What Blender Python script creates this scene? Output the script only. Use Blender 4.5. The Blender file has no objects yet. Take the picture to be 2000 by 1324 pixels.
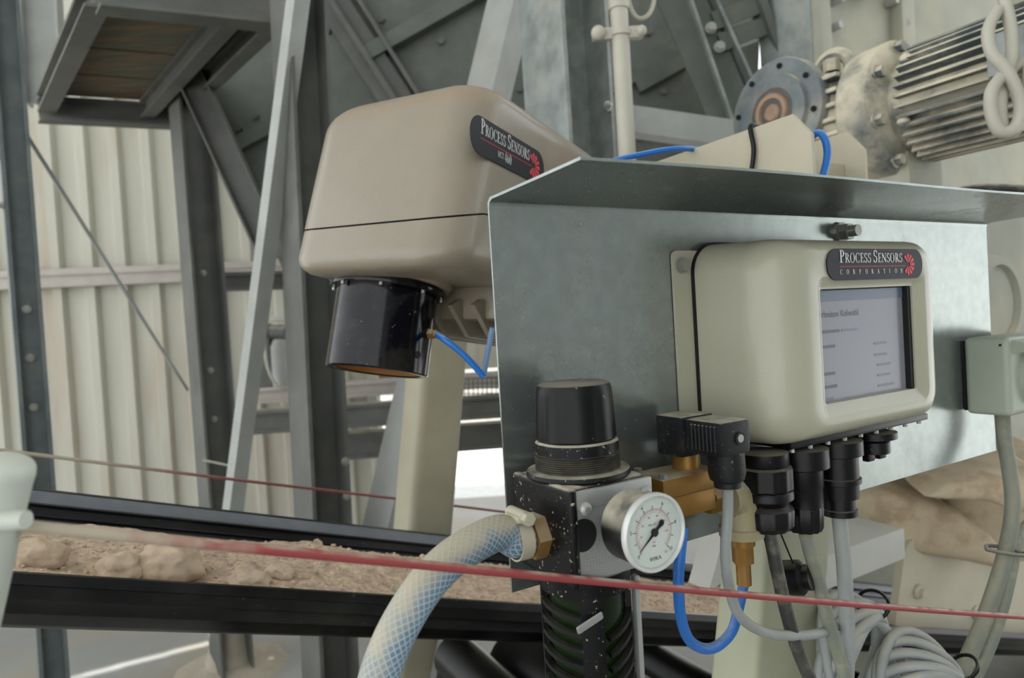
import bpy, bmesh, math, random
from math import sin, cos, tan, pi, radians, sqrt, atan2
from mathutils import Vector as V, Matrix, noise
random.seed(7)
sc = bpy.context.scene
col = sc.collection

# ------------------------------------------------------------------ camera, world, sun, exposure
CH, FPX, PIT, ROL = 1.6, 1300.0, radians(1.3), radians(3.44)
FW = V((0, cos(PIT), -sin(PIT))); R0 = V((1, 0, 0)); U0 = V((0, sin(PIT), cos(PIT)))
RT = R0*cos(ROL) - U0*sin(ROL); UP = U0*cos(ROL) + R0*sin(ROL)
cam = bpy.data.cameras.new('camera'); co = bpy.data.objects.new('camera', cam); col.objects.link(co)
cam.sensor_width = 36; cam.lens = 36*FPX/2000; cam.clip_start = 0.02; cam.clip_end = 200
m = Matrix.Identity(4)
for i in range(3):
    m[i][0] = RT[i]; m[i][1] = UP[i]; m[i][2] = -FW[i]
m[2][3] = CH
co.matrix_world = m
cam.dof.use_dof = True; cam.dof.focus_distance = 0.66; cam.dof.aperture_fstop = 6.5
sc.camera = co
w = bpy.data.worlds.new('world'); sc.world = w; w.use_nodes = True
bg = w.node_tree.nodes['Background']; bg.inputs[0].default_value = (0.95, 0.985, 1.02, 1); bg.inputs[1].default_value = 1.15
sun = bpy.data.lights.new('sun', 'SUN'); so = bpy.data.objects.new('sun', sun); col.objects.link(so)
sun.energy = 4.2; sun.angle = radians(0.53); sun.color = (1.0, 0.98, 0.95)
SUND = V((0.10, 0.30, -1.0)).normalized()
so.rotation_euler = SUND.to_track_quat('-Z', 'Y').to_euler(); so.location = (0, -2, 9)
vs = sc.view_settings
vs.view_transform = 'Standard'; vs.look = 'None'; vs.gamma = 1.0; vs.use_curve_mapping = False
vs.exposure = 0.90

def W(px, py, z):
    return V((0, 0, CH)) + RT*((px-1000)/FPX*z) - UP*((py-662)/FPX*z) + FW*z

# ------------------------------------------------------------------ materials
def lin(c):
    return tuple(((x/255)/12.92 if x/255 <= .04045 else ((x/255+.055)/1.055)**2.4) for x in c)
DUST = lin((176, 169, 150))
MATS = {}
def mat(name, c, rough=.5, metal=0., var=.10, vs_=9., bump=0., bs=70., dust=0., side=0., dn=.25, dcol=DUST, c2=None, c2t=.55, c2s=6.,
        emit=0., trans=0., ior=1.45, coat=0., stretch=None, dscale=22., spk=0., spks=260., spkt=.70):
    if name in MATS: return MATS[name]
    M_ = bpy.data.materials.new(name); MATS[name] = M_; M_.use_nodes = True
    nt = M_.node_tree; N = nt.nodes; L = nt.links
    b = N['Principled BSDF']
    b.inputs['Roughness'].default_value = rough; b.inputs['Metallic'].default_value = metal
    b.inputs['IOR'].default_value = ior
    if trans: b.inputs['Transmission Weight'].default_value = trans
    if coat: b.inputs['Coat Weight'].default_value = coat; b.inputs['Coat Roughness'].default_value = .12
    c = lin(c)
    tc = N.new('ShaderNodeTexCoord'); vec = tc.outputs['Object']
    if stretch:
        mp = N.new('ShaderNodeMapping'); mp.inputs['Scale'].default_value = stretch
        L.new(vec, mp.inputs[0]); vec = mp.outputs[0]
    def nz(scale, det=4., r=.55):
        n = N.new('ShaderNodeTexNoise'); n.inputs['Scale'].default_value = scale
        n.inputs['Detail'].default_value = det; n.inputs['Roughness'].default_value = r
        L.new(vec, n.inputs['Vector']); return n.outputs[0]
    def ramp(src, lo, hi, smooth=True):
        r = N.new('ShaderNodeMapRange'); r.interpolation_type = 'SMOOTHSTEP' if smooth else 'LINEAR'
        r.inputs[1].default_value = lo; r.inputs[2].default_value = hi
        L.new(src, r.inputs[0]); return r.outputs[0]
    def mul(a, k):
        x = N.new('ShaderNodeMath'); x.operation = 'MULTIPLY'; L.new(a, x.inputs[0])
        if isinstance(k, float): x.inputs[1].default_value = k
        else: L.new(k, x.inputs[1])
        return x.outputs[0]
    def add(a, b_):
        x = N.new('ShaderNodeMath'); x.operation = 'MAXIMUM'; L.new(a, x.inputs[0]); L.new(b_, x.inputs[1]); return x.outputs[0]
    def mix(fac, a, b_):
        x = N.new('ShaderNodeMix'); x.data_type = 'RGBA'; L.new(fac, x.inputs[0])
        for s, v in ((6, a), (7, b_)):
            if isinstance(v, tuple): x.inputs[s].default_value = (*v[:3], 1)
            else: L.new(v, x.inputs[s])
        return x.outputs[2]
    lo = tuple(max(0, v*(1-var)) for v in c); hi = tuple(min(1, v*(1+var)) for v in c)
    cs = mix(ramp(nz(vs_), .3, .7), lo, hi)
    if c2: cs = mix(ramp(nz(c2s, 6., .65), c2t-.08, c2t+.1), cs, lin(c2))
    rs = None
    if dust or side or spk:
        f = None
        if dust:
            g = N.new('ShaderNodeNewGeometry'); sx = N.new('ShaderNodeSeparateXYZ'); L.new(g.outputs['Normal'], sx.inputs[0])
            f = mul(mul(ramp(sx.outputs[2], dn, dn+.5), ramp(nz(dscale, 5., .6), .22, .6)), float(dust))
        if side:
            f2 = mul(ramp(nz(dscale*.45, 7., .68), .45, .72), float(side)); f = add(f, f2) if f else f2
        if spk:
            f3 = mul(ramp(nz(spks, 2., .5), spkt, spkt+.06), float(spk)); f = add(f, f3) if f else f3
        cs = mix(f, cs, dcol)
        rr = N.new('ShaderNodeMix'); rr.data_type = 'FLOAT'; L.new(f, rr.inputs[0]); rr.inputs[2].default_value = rough; rr.inputs[3].default_value = .92
        L.new(rr.outputs[0], b.inputs['Roughness'])
        if metal:
            mm = N.new('ShaderNodeMix'); mm.data_type = 'FLOAT'; L.new(f, mm.inputs[0]); mm.inputs[2].default_value = metal; mm.inputs[3].default_value = 0
            L.new(mm.outputs[0], b.inputs['Metallic'])
    L.new(cs, b.inputs['Base Color'])
    if emit:
        L.new(cs, b.inputs['Emission Color']); b.inputs['Emission Strength'].default_value = emit
    if bump:
        bp = N.new('ShaderNodeBump'); bp.inputs['Strength'].default_value = bump; bp.inputs['Distance'].default_value = .002
        L.new(nz(bs, 3.), bp.inputs['Height']); L.new(bp.outputs[0], b.inputs['Normal'])
    return M_

BEIGE = (176, 170, 148)
mat('sensor_paint', (138, 129, 113), .34, bump=.25, bs=420, dust=.75, dcol=lin((150, 128, 104)), side=.6, coat=.25, dscale=9, var=.04)
mat('display_paint', (166, 164, 144), .3, bump=.10, bs=420, dust=.35, dn=.5, var=.03, coat=.15)
mat('stand_paint', (154, 148, 126), .5, var=.06, dust=.5, side=.25, dscale=8)
mat('stand_green', (150, 152, 128), .5, var=.05, dust=.4, side=.2, dscale=10)
mat('arm_paint', (182, 175, 154), .6, var=.05, dust=.5, side=.3, bump=.1, bs=200)
mat('galv', (148, 155, 152), .23, .76, var=.07, vs_=60, side=.10, dscale=30, spk=.35, spks=300, bump=.015, bs=25, dcol=lin((150, 150, 140)))
mat('galv_dull', (140, 145, 142), .5, .55, var=.2, vs_=14, side=.35, dscale=14, dust=.6)
mat('galv_blue', (102, 109, 110), .5, .35, var=.15, vs_=10, side=.2, dust=.5, dscale=12)
mat('steel_grey', (158, 160, 156), .55, .1, var=.10, vs_=6, side=.22, dust=.85, dscale=10)
mat('steel_green', (90, 94, 88), .5, .1, var=.14, vs_=5, side=.2, dust=.8, dscale=9, dcol=lin((150, 146, 132)))
mat('steel_dark', (90, 91, 87), .55, .1, var=.12, vs_=6, side=.12, dust=.8, dscale=9)
mat('bolt', (165, 165, 158), .4, .7, dust=.5)
mat('black_plastic', (9, 9, 10), .42, ior=1.32, dust=.95, dn=.35, spk=.8, spks=330, spkt=.66, var=.2)
mat('black_clean', (8, 8, 9), .36, ior=1.36, dust=.4, dn=.6, spk=.15, spks=250, var=.2)
mat('black_knob', (6, 6, 7), .34, ior=1.32, dust=.6, dn=.6, spk=.35, spks=170, var=.2)
mat('grey_plastic', (24, 25, 27), .5, ior=1.38, dust=.95, dn=.4, side=.10, dscale=30, spk=.4, spks=330, spkt=.67)
mat('lens_black', (6, 5, 13), .12, .0, ior=1.36, var=.2, spk=.25, spks=130, side=.05, dscale=30)
mat('amber', (150, 96, 34), .45)
mat('brass', (146, 108, 50), .4, .5, var=.15, dust=.9, side=.22, dscale=26)
mat('brass_dusty', (158, 150, 118), .6, .25, dust=.8, side=.6, dscale=40, bump=.3, bs=160)
mat('alu', (168, 170, 168), .42, .6, var=.06, side=.12, dust=.6, dscale=30)
mat('gauge_case', (18, 18, 18), .35, dust=.95, dn=.05, spk=.6, spks=210)
mat('white_ring', (205, 207, 205), .35, .25, var=.04, dust=.25)
mat('dial_white', (208, 214, 208), .5, var=.02)
mat('ink_black', (20, 20, 24), .6)
mat('ink_red', (190, 60, 74), .6)
mat('glass', (255, 255, 255), .03, trans=1., ior=1.05, var=0)
mat('navy', (24, 24, 33), .5, ior=1.35, var=.05, dust=.1)
mat('ink_white', (214, 214, 212), .5)
mat('emblem_red', (206, 62, 70), .5)
mat('screen', (116, 117, 124), .25, emit=.09, var=.03, vs_=3.)
mat('screen_bar', (78, 90, 104), .25, emit=.14, var=.03)
mat('screen_ink', (80, 82, 90), .4, emit=.1, var=.02)
mat('screen_faint', (104, 107, 116), .4, emit=.14, var=.02)
mat('socket_green', (160, 168, 152), .45, dust=.4, var=.04, dn=.5)
mat('rubber', (7, 7, 9), .32, ior=1.36, var=.3, vs_=5, side=.05, dscale=6, spk=.12, spks=90)
mat('gravel', (206, 182, 158), .95, var=.26, vs_=110, bump=1., bs=170, c2=(164, 144, 124), c2t=.58, c2s=55)
mat('rock', (202, 180, 156), .95, var=.1, vs_=30, bump=.8, bs=110)
mat('dust_casing', (158, 158, 144), .8, var=.08, vs_=5, side=.4, dust=.6, dcol=lin((190, 176, 150)), dscale=6, bump=.2, bs=60)
mat('motor_paint', (72, 84, 88), .5, var=.15, dust=1., side=.9, dn=-.5, dcol=lin((206, 196, 172)), dscale=9)
mat('motor_face', (104, 112, 114), .55, var=.2, vs_=14, dust=.9, side=.45, dcol=lin((186, 176, 154)), dscale=12)
mat('rust', (150, 124, 104), .8, var=.15, vs_=30)
mat('cable_pale', (182, 178, 164), .6, var=.06, dust=.3)
mat('cable_grey', (146, 150, 148), .5, dust=.55, dscale=30, side=.2)
mat('cable_dusty', (120, 124, 112), .6, dust=.6, side=.5, dscale=50, dcol=lin((170, 162, 136)))
mat('cable_dark', (52, 52, 48), .5, dust=.6, side=.45, dscale=45)
mat('tube_blue', (36, 108, 190), .3, dust=.85, dn=.35, dcol=lin((150, 172, 200)), var=.05)
mat('tube_blue_worn', (40, 108, 188), .35, dust=.8, dn=.3, side=.75, dscale=26, dcol=lin((142, 162, 188)), var=.05)
mat('tube_blue_dusty', (120, 150, 184), .45, dust=.5, side=.3, dscale=60, dcol=lin((150, 166, 180)))
mat('floor_dust', (146, 146, 143), .95, var=.1, vs_=1.2, c2=(150, 145, 134), c2t=.52, c2s=2.5, bump=.6, bs=14)
mat('ground_out', (200, 202, 200), .95, var=.06)
mat('wall_sheet', (188, 186, 172), .6, var=.06, vs_=2.5, c2=(182, 172, 156), c2t=.56, c2s=1.6, stretch=(3, 3, .35))
mat('wall_out', (210, 205, 198), .8, var=.08, vs_=2)
mat('girt', (178, 170, 162), .7, var=.06, dust=.6)
mat('roof', (214, 217, 216), .8)
mat('wood', (112, 94, 74), .85, var=.2, vs_=6, c2=(84, 90, 78), c2t=.5, c2s=4., stretch=(1, 6, 6), bump=.3, bs=40)
mat('brown_ledge', (120, 106, 90), .9, var=.2, vs_=8)
mat('brick_band', (150, 118, 104), .9, var=.15)
mat('tan', (184, 168, 142), .95, var=.12, vs_=7, bump=.5, bs=40, c2=(166, 146, 120), c2t=.55, c2s=9)
mat('pole_white', (196, 200, 190), .5, var=.05, dust=.3)
mat('dust_brown', (160, 152, 136), .95, var=.1, vs_=9, bump=.4, bs=40)
mat('dark_void', (16, 16, 15), .9)
mat('bowl_green', (14, 30, 3), .12, trans=.1, ior=1.4, var=.1)
mat('white_block', (178, 177, 170), .7, var=.05, dust=.3)
mat('gasket', (10, 10, 11), .6)
mat('black_rib', (7, 7, 8), .3, dust=.25, dn=.8, spk=.2)
mat('rubber_worn_sheen', (104, 108, 114), .4, var=.15, vs_=12, spk=.2)  # worn grey, lightened to carry the sheen of the far belt lip
mat('rubber_ridge', (30, 31, 38), .35, var=.15)

def uv_mat(name, kind):
    M_ = bpy.data.materials.new(name); MATS[name] = M_; M_.use_nodes = True
    nt = M_.node_tree; N = nt.nodes; L = nt.links; b = N['Principled BSDF']
    uv = N.new('ShaderNodeUVMap'); sx = N.new('ShaderNodeSeparateXYZ'); L.new(uv.outputs[0], sx.inputs[0])
    def mth(op, a, k=0.):
        x = N.new('ShaderNodeMath'); x.operation = op
        for i, v in enumerate((a, k)):
            if isinstance(v, float): x.inputs[i].default_value = v
            else: L.new(v, x.inputs[i])
        return x.outputs[0]
    def mix(f, a, b_):
        x = N.new('ShaderNodeMix'); x.data_type = 'RGBA'; L.new(f, x.inputs[0])
        for s, v in ((6, a), (7, b_)):
            if isinstance(v, tuple): x.inputs[s].default_value = (*v, 1)
            else: L.new(v, x.inputs[s])
        return x.outputs[2]
    def mr(src, lo, hi):
        r = N.new('ShaderNodeMapRange'); r.interpolation_type = 'SMOOTHSTEP'; r.inputs[1].default_value = lo; r.inputs[2].default_value = hi
        L.new(src, r.inputs[0]); return r.outputs[0]
    tc = N.new('ShaderNodeTexCoord'); n = N.new('ShaderNodeTexNoise'); n.inputs['Scale'].default_value = 60; n.inputs['Detail'].default_value = 5
    L.new(tc.outputs['Object'], n.inputs['Vector'])
    g = N.new('ShaderNodeNewGeometry'); gs = N.new('ShaderNodeSeparateXYZ'); L.new(g.outputs['Normal'], gs.inputs[0])
    if kind == 'hose':   # braided clear hose, dust on the upper side
        a = mth('ADD', mth('MULTIPLY', sx.outputs[0], 16.), mth('MULTIPLY', sx.outputs[1], 175.))
        c = mth('SUBTRACT', mth('MULTIPLY', sx.outputs[0], 16.), mth('MULTIPLY', sx.outputs[1], 175.))
        wa = mr(mth('ABSOLUTE', mth('SINE', mth('MULTIPLY', a, pi))), .55, .15)
        wc = mr(mth('ABSOLUTE', mth('SINE', mth('MULTIPLY', c, pi))), .55, .15)
        th = mth('MAXIMUM', wa, wc)
        base = mix(th, lin((96, 124, 146)), lin((168, 182, 188)))
        dn = mth('ADD', gs.outputs[2], mth('MULTIPLY', mth('SUBTRACT', n.outputs[0], .5), 1.2))
        dst = mth('MULTIPLY', mr(dn, -.1, .75), .88)
        L.new(mix(dst, base, lin((184, 174, 150))), b.inputs['Base Color'])
        b.inputs['Roughness'].default_value = .5
        bp = N.new('ShaderNodeBump'); bp.inputs['Strength'].default_value = .35; bp.inputs['Distance'].default_value = .001
        L.new(th, bp.inputs['Height']); L.new(bp.outputs[0], b.inputs['Normal'])
    else:                # red plastic-sheathed pull cord, worn and dusty
        red = lin((148, 62, 62)) if kind == 'rope' else lin((124, 60, 58)); pale = lin((178, 166, 146))
        f = mth('ADD', sx.outputs[1], mth('MULTIPLY', mth('SUBTRACT', n.outputs[0], .5), .12))
        worn = mr(f, .15, .06) if kind == 'rope' else mr(f, .5, .1)
        worn = mth('MAXIMUM', worn, mth('MULTIPLY', mr(gs.outputs[2], .2, .9), mr(n.outputs[0], .25, .75) if kind == 'rope' else .35))
        L.new(mix(worn, red, pale), b.inputs['Base Color']); b.inputs['Roughness'].default_value = .6
    return M_
uv_mat('hose_braid', 'hose'); uv_mat('rope_red', 'rope'); uv_mat('rope_far', 'far')

# ------------------------------------------------------------------ mesh helpers
def B(): return bmesh.new()
def face(bm, vs_):
    try: return bm.faces.new(vs_)
    except ValueError: return None
def box(bm, x0, x1, y0, y1, z0, z1, bev=0., seg=2, M=None):
    t = bmesh.new()
    v = [t.verts.new((x, y, z)) for z in (z0, z1) for y in (y0, y1) for x in (x0, x1)]
    for f in ((0, 2, 3, 1), (4, 5, 7, 6), (0, 1, 5, 4), (2, 6, 7, 3), (0, 4, 6, 2), (1, 3, 7, 5)): t.faces.new([v[i] for i in f])
    if bev: bmesh.ops.bevel(t, geom=t.edges[:], offset=bev, segments=seg, profile=.6, affect='EDGES')
    merge(bm, t, M)
def merge(bm, t, M=None):
    mp = {}
    for v in t.verts: mp[v] = bm.verts.new(M @ v.co if M else v.co)
    for f in t.faces: face(bm, [mp[v] for v in f.verts])
    t.free()
def loft(bm, rings, cap0=True, cap1=True, closed=True):
    rv = [[bm.verts.new(p) for p in r] for r in rings]
    for a, b in zip(rv, rv[1:]):
        n = len(a)
        for i in range(n if closed else n-1):
            j = (i+1) % n; face(bm, (a[i], a[j], b[j], b[i]))
    if cap0: face(bm, rv[0][::-1])
    if cap1: face(bm, rv[-1])
    return rv
def axisM(p0, p1):
    d = (V(p1)-V(p0)); q = d.to_track_quat('Z', 'Y'); return Matrix.Translation(V(p0)) @ q.to_matrix().to_4x4(), d.length
def cyl(bm, p0, p1, r0, r1=None, seg=24, cap=True):
    M, l = axisM(p0, p1); r1 = r0 if r1 is None else r1
    loft(bm, [[M @ V((r*cos(2*pi*i/seg), r*sin(2*pi*i/seg), z)) for i in range(seg)] for r, z in ((r0, 0), (r1, l))], cap, cap)
def lathe(bm, prof, p0=(0, 0, 0), ax=(0, 0, 1), seg=32, cap=True):
    M, _ = axisM(p0, V(p0)+V(ax))
    loft(bm, [[M @ V((r*cos(2*pi*i/seg), r*sin(2*pi*i/seg), z)) for i in range(seg)] for r, z in prof], cap, cap)
def hexn(bm, p0, p1, r):
    cyl(bm, p0, p1, r, seg=6)
def ball(bm, c, r, u=12, v=8, sq=(1, 1, 1)):
    t = bmesh.new(); bmesh.ops.create_uvsphere(t, u_segments=u, v_segments=v, radius=r)
    for q in t.verts: q.co = V((q.co.x*sq[0], q.co.y*sq[1], q.co.z*sq[2])) + V(c)
    merge(bm, t)
def prism(bm, pts, a, b, M=None):   # pts in local xy, extruded a..b along z
    M = M or Matrix.Identity(4)
    loft(bm, [[M @ V((x, y, z)) for x, y in pts] for z in (a, b)])
def smooth_path(pts, n=8):
    P = [V(p) for p in pts]; P = [P[0]*2-P[1]] + P + [P[-1]*2-P[-2]]; out = []
    for i in range(1, len(P)-2):
        for k in range(n):
            t = k/n; a, b, c, d = P[i-1:i+3]
            out.append(.5*((2*b)+(c-a)*t+(2*a-5*b+4*c-d)*t*t+(3*b-a-3*c+d)*t**3))
    return out+[P[-2]]
def tube(bm, pts, r, seg=12, n=8, cap=True, closed=False):
    P = smooth_path(pts, n) if n else [V(p) for p in pts]
    uvl = bm.loops.layers.uv.verify()
    T = [(P[min(i+1, len(P)-1)]-P[max(i-1, 0)]).normalized() for i in range(len(P))]
    x = T[0].orthogonal().normalized(); rings = []; ln = [0]
    for i, p in enumerate(P):
        x = (x-T[i]*x.dot(T[i])).normalized(); y = T[i].cross(x)
        rr = r(i/(len(P)-1)) if callable(r) else r
        rings.append([bm.verts.new(p+(x*cos(2*pi*k/seg)+y*sin(2*pi*k/seg))*rr) for k in range(seg)])
        if i: ln.append(ln[-1]+(P[i]-P[i-1]).length)
    for i in range(len(P)-1):
        for k in range(seg):
            j = (k+1) % seg; f = face(bm, (rings[i][k], rings[i][j], rings[i+1][j], rings[i+1][k]))
            for lp, (a, b_) in zip(f.loops, ((k, i), (k+1, i), (k+1, i+1), (k, i+1))): lp[uvl].uv = (a/seg, ln[b_])
    if cap: face(bm, rings[0][::-1]); face(bm, rings[-1])
def rrect(w, h, r, k=6, cx=0, cy=0):
    out = []
    for sx, sy, a0 in ((1, 1, 0), (-1, 1, 90), (-1, -1, 180), (1, -1, 270)):
        for i in range(k+1):
            a = radians(a0+90*i/k); out.append((cx+sx*(w/2-r)+r*cos(a), cy+sy*(h/2-r)+r*sin(a)))
    return out
def mesh(name, bm, m, ang=35):
    bmesh.ops.recalc_face_normals(bm, faces=bm.faces[:])
    me = bpy.data.meshes.new(name); bm.to_mesh(me); bm.free()
    me.materials.append(MATS[m]); me.shade_smooth(); me.set_sharp_from_angle(angle=radians(ang))
    return me
def part(name, bm, m, parent=None, label=None, ang=35):
    o = bpy.data.objects.new(name, mesh(name, bm, m, ang)); col.objects.link(o)
    if parent: o.parent = parent
    if label: o['label'] = label
    return o
def tag(o, label, cat, group=None, kind=None):
    o['label'] = label; o['category'] = cat
    if group: o['group'] = group
    if kind: o['kind'] = kind
    return o
def thing(name, label, cat, M=None, group=None):
    o = bpy.data.objects.new(name, None); col.objects.link(o); o.empty_display_size = .02
    if M is not None: o.matrix_world = M
    return tag(o, label, cat, group)
def solo(name, bm, m, label, cat, M=None, group=None, ang=35):
    o = part(name, bm, m, ang=ang)
    if M is not None: o.matrix_world = M
    return tag(o, label, cat, group)
def struct(name, bm, m, ang=35, parent=None):
    o = part(name, bm, m, parent, ang=ang)
    if not parent: o['kind'] = 'structure'
    return o
def wcentre(bm):   # move world-space geometry to a local origin, give the matrix back
    lo = V((min(v.co.x for v in bm.verts), min(v.co.y for v in bm.verts), min(v.co.z for v in bm.verts)))
    hi = V((max(v.co.x for v in bm.verts), max(v.co.y for v in bm.verts), max(v.co.z for v in bm.verts)))
    c = V(((lo.x+hi.x)/2, (lo.y+hi.y)/2, lo.z))
    for v in bm.verts: v.co -= c
    return Matrix.Translation(c)
def wtube(name, pts, r, m, label, cat, group=None, seg=14, n=8):
    bm = B(); tube(bm, pts, r, seg, n); M = wcentre(bm); return solo(name, bm, m, label, cat, M, group, ang=60)
def text_bm(s, size, M, ext=0.):
    cu = bpy.data.curves.new('t', 'FONT'); cu.body = s; cu.size = size; cu.align_x = 'CENTER'; cu.align_y = 'CENTER'; cu.extrude = ext
    o = bpy.data.objects.new('t', cu); col.objects.link(o)
    me = bpy.data.meshes.new_from_object(o.evaluated_get(bpy.context.evaluated_depsgraph_get()))
    bm = B(); bm.from_mesh(me); bm.transform(M)
    bpy.data.objects.remove(o); bpy.data.curves.remove(cu); bpy.data.meshes.remove(me)
    return bm

# ------------------------------------------------------------------ frames
A30 = radians(30)
U = V((cos(A30), sin(A30), 0)); NN = V((sin(A30), -cos(A30), 0)); UPZ = V((0, 0, 1))
PO = V((-0.017294, 0.570492, 0))
def frame(o, x, y, z):
    M = Matrix.Identity(4)
    for i in range(3): M[i][0] = x[i]; M[i][1] = y[i]; M[i][2] = z[i]; M[i][3] = o[i]
    return M
def PL(s, e, h): return PO + U*s + NN*e + UPZ*h
def PF(s, e, h): return frame(PL(s, e, h), U, -NN, UPZ)      # x along plate, -y towards the viewer

# ------------------------------------------------------------------ setting
bm = B(); box(bm, -5.2, 6, -6, 6.2, -.1, 0)
fl = struct('floor', bm, 'floor_dust')
bm = B(); box(bm, -30, 30, -30, 40, -.16, -.105)
g = struct('ground', bm, 'ground_out'); 
# roof with a few open joints that let strips of sun in
RZ = 5.6
def sunback(p): return V(p) - SUND*((RZ-p[2])/(-SUND[2]))
slits = [((-2.28, 3.20, 0), (-1.69, 3.525, 0), .045), ((-1.36, 3.27, 0), (-1.13, 3.41, 0), .05), ((-1.30, 3.46, 0), (-1.14, 3.54, 0), .05)]
bm = B()
hx0, hx1, hy0, hy1 = -4.4, -.4, .4, 3.2     # bay of the roof that holds the open joints
box(bm, -5.0, hx0, -5, 5.4, RZ, RZ+.06); box(bm, hx1, 4.6, -5, 5.4, RZ, RZ+.06)
box(bm, hx0, hx1, -5, hy0, RZ, RZ+.06); box(bm, hx0, hx1, hy1, 5.4, RZ, RZ+.06)
struct('ceiling', bm, 'roof')
# the bay itself: a strip grid with the slits left open
bm = B(); nx, ny = 200, 140
def inslit(x, y):
    for a, b, wd in slits:
        a2, b2 = sunback(a), sunback(b); d = V((b2.x-a2.x, b2.y-a2.y)); p = V((x-a2.x, y-a2.y)); t = p.dot(d)/d.length_squared
        if 0 <= t <= 1 and (p-d*t).length < wd*.5*(1.0 if t > .12 else .6): return True
    return False
gv = {}
def gvert(i, j):
    if (i, j) not in gv: gv[i, j] = bm.verts.new((hx0+(hx1-hx0)*i/nx, hy0+(hy1-hy0)*j/ny, RZ))
    return gv[i, j]
for i in range(nx):
    for j in range(ny):
        if not inslit(hx0+(hx1-hx0)*(i+.5)/nx, hy0+(hy1-hy0)*(j+.5)/ny): bm.faces.new([gvert(*q) for q in ((i, j), (i+1, j), (i+1, j+1), (i, j+1))])
struct('roof_bay', bm, 'roof')
bm = B(); box(bm, .9, 4.6, -4.06, -4.0, 0, RZ); struct('unseen_wall_rear', bm, 'roof')  # unseen wall behind the camera, added to dim what the plate reflects
bm = B(); box(bm, 4.54, 4.6, -4.0, .1, 0, RZ); struct('unseen_wall_right', bm, 'roof')  # unseen side wall, added to darken the plate's reflection and steer daylight
# corrugated side wall
def corrugated(bm, length, z0, z1, pitch=.2, depth=.045, M=None):
    n = int(length/pitch); prof = []
    for i in range(n):
        x = i*pitch; prof += [(x, 0), (x+pitch*.52, 0), (x+pitch*.62, -depth), (x+pitch*.88, -depth), (x+pitch*.98, 0)]
    prof.append((n*pitch, 0))
    back = [(x, y+.004) for x, y in prof][::-1]
    M = M or Matrix.Identity(4)
    a = [[M @ V((x, y, z)) for x, y in prof+back] for z in (z0, z1)]
    loft(bm, a)
WH = radians(11)
WX = V((cos(WH), sin(WH), 0)); WY = V((-sin(WH), cos(WH), 0))
w0 = W(200, 600, 4.5); w0.z = 0
WM = frame(w0, WX, WY, UPZ)
bm = B(); corrugated(bm, 4.4, .0, RZ+.05, M=WM @ Matrix.Translation((-2.6, 0, 0)))
struct('wall_back', bm, 'wall_sheet', ang=20)
def girt(px, py, hh, x0, x1, nm='girt'):
    zc = W(px, py, 4.45).z
    bm = B(); box(bm, x0, x1, -.11, -.047, -hh/2, hh/2, .006)
    box(bm, x0, x1, -.13, -.11, hh/2-.03, hh/2+.012, .004)
    return solo('wall_girt', bm, 'girt', 'dusty horizontal girt rail across the corrugated wall behind the wire brace', 'wall rail', WM @ Matrix.Translation((0, 0, zc)))
girt(200, 543, .105, -2.6, 2.15)
# sunlit yard wall beyond the shed
bm = B(); corrugated(bm, 9, -.1, 3.2, pitch=.28, M=frame(V((-3.2, 9.6, 0)), V((1, 0, 0)), V((0, 1, 0)), UPZ))
struct('wall_yard', bm, 'wall_out', ang=20)

# ------------------------------------------------------------------ steel structure
def Hsec(wf, h, tf=.012, tw=.01):
    a, b = h/2, wf/2
    return [(-a, -b), (-a+tf, -b), (-a+tf, -tw/2), (a-tf, -tw/2), (a-tf, -b), (a, -b), (a, b), (a-tf, b), (a-tf, tw/2), (-a+tf, tw/2), (-a+tf, b), (-a, b)]
def Lsec(a, b, t=.009): return [(0, 0), (a, 0), (a, t), (t, t), (t, b), (0, b)]
def LB(a, b, t=.009): return [(0, 0), (a, 0), (a, -t), (t, -t), (t, -b), (0, -b)]
def Csec(h, b, t=.009): return [(0, -h/2), (b, -h/2), (b, -h/2+t), (t, -h/2+t), (t, h/2-t), (b, h/2-t), (b, h/2), (0, h/2)]
def bar_bm(A, Bp, prof, xdir):
    d = (Bp-A).normalized(); x = (xdir-d*xdir.dot(d)).normalized(); y = d.cross(x)
    bm = B(); L_ = (Bp-A).length
    prism(bm, prof, 0, L_)
    return bm, frame(A, x, y, d), L_
def member(name, A, Bp, prof, xdir, m, label, cat, bolts=(), bm_face=None, group=None):
    bm, M, L_ = bar_bm(A, Bp, prof, xdir)
    if not bolts: return solo(name, bm, m, label, cat, M, group)
    t = thing(name, label, cat, M, group)
    part('section', bm, m, t)
    for (x, y, z, ax) in bolts:
        b_ = B(); p = V((x, y, z*L_)); a = V(ax); hexn(b_, p, p+a*.010, .010); cyl(b_, p, p+a*.004, .014, seg=14); cyl(b_, p+a*.009, p+a*.018, .006, seg=10)
        part('bolt', b_, 'bolt', t)
    return t
def floor_pt(px0, py0, px1, py1, z):      # foot of a leaning post followed down to the floor
    a, b = W(px0, py0, z), W(px1, py1, z); k = (b.z)/(a.z-b.z); return b+(b-a)*k

def hd(a): return V((cos(radians(a)), sin(radians(a)), 0))
# leftmost galvanised column
A = floor_pt(6, 0, 76, 930, 2.3); T = W(6, 0, 2.3); T = T+(T-A).normalized()*.6
zl = (T-A).length
def frac(px, py, z, A=A, T=T):
    p = W(px, py, z); d = (T-A); return (p-A).dot(d)/d.length_squared
fr = [frac(40, y, 2.3) for y in (310, 405, 500, 605, 700, 797)]
member('steel_column', A, T, Hsec(.085, .085), hd(40), 'galv_blue', 'galvanised bolted column at the left edge beside the corrugated wall', 'column',
       [(-.043, -.02, f, (-1, 0, 0)) for f in fr[:2]]+[(.0, -.006, f, (0, -1, 0)) for f in fr[3:]])
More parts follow.
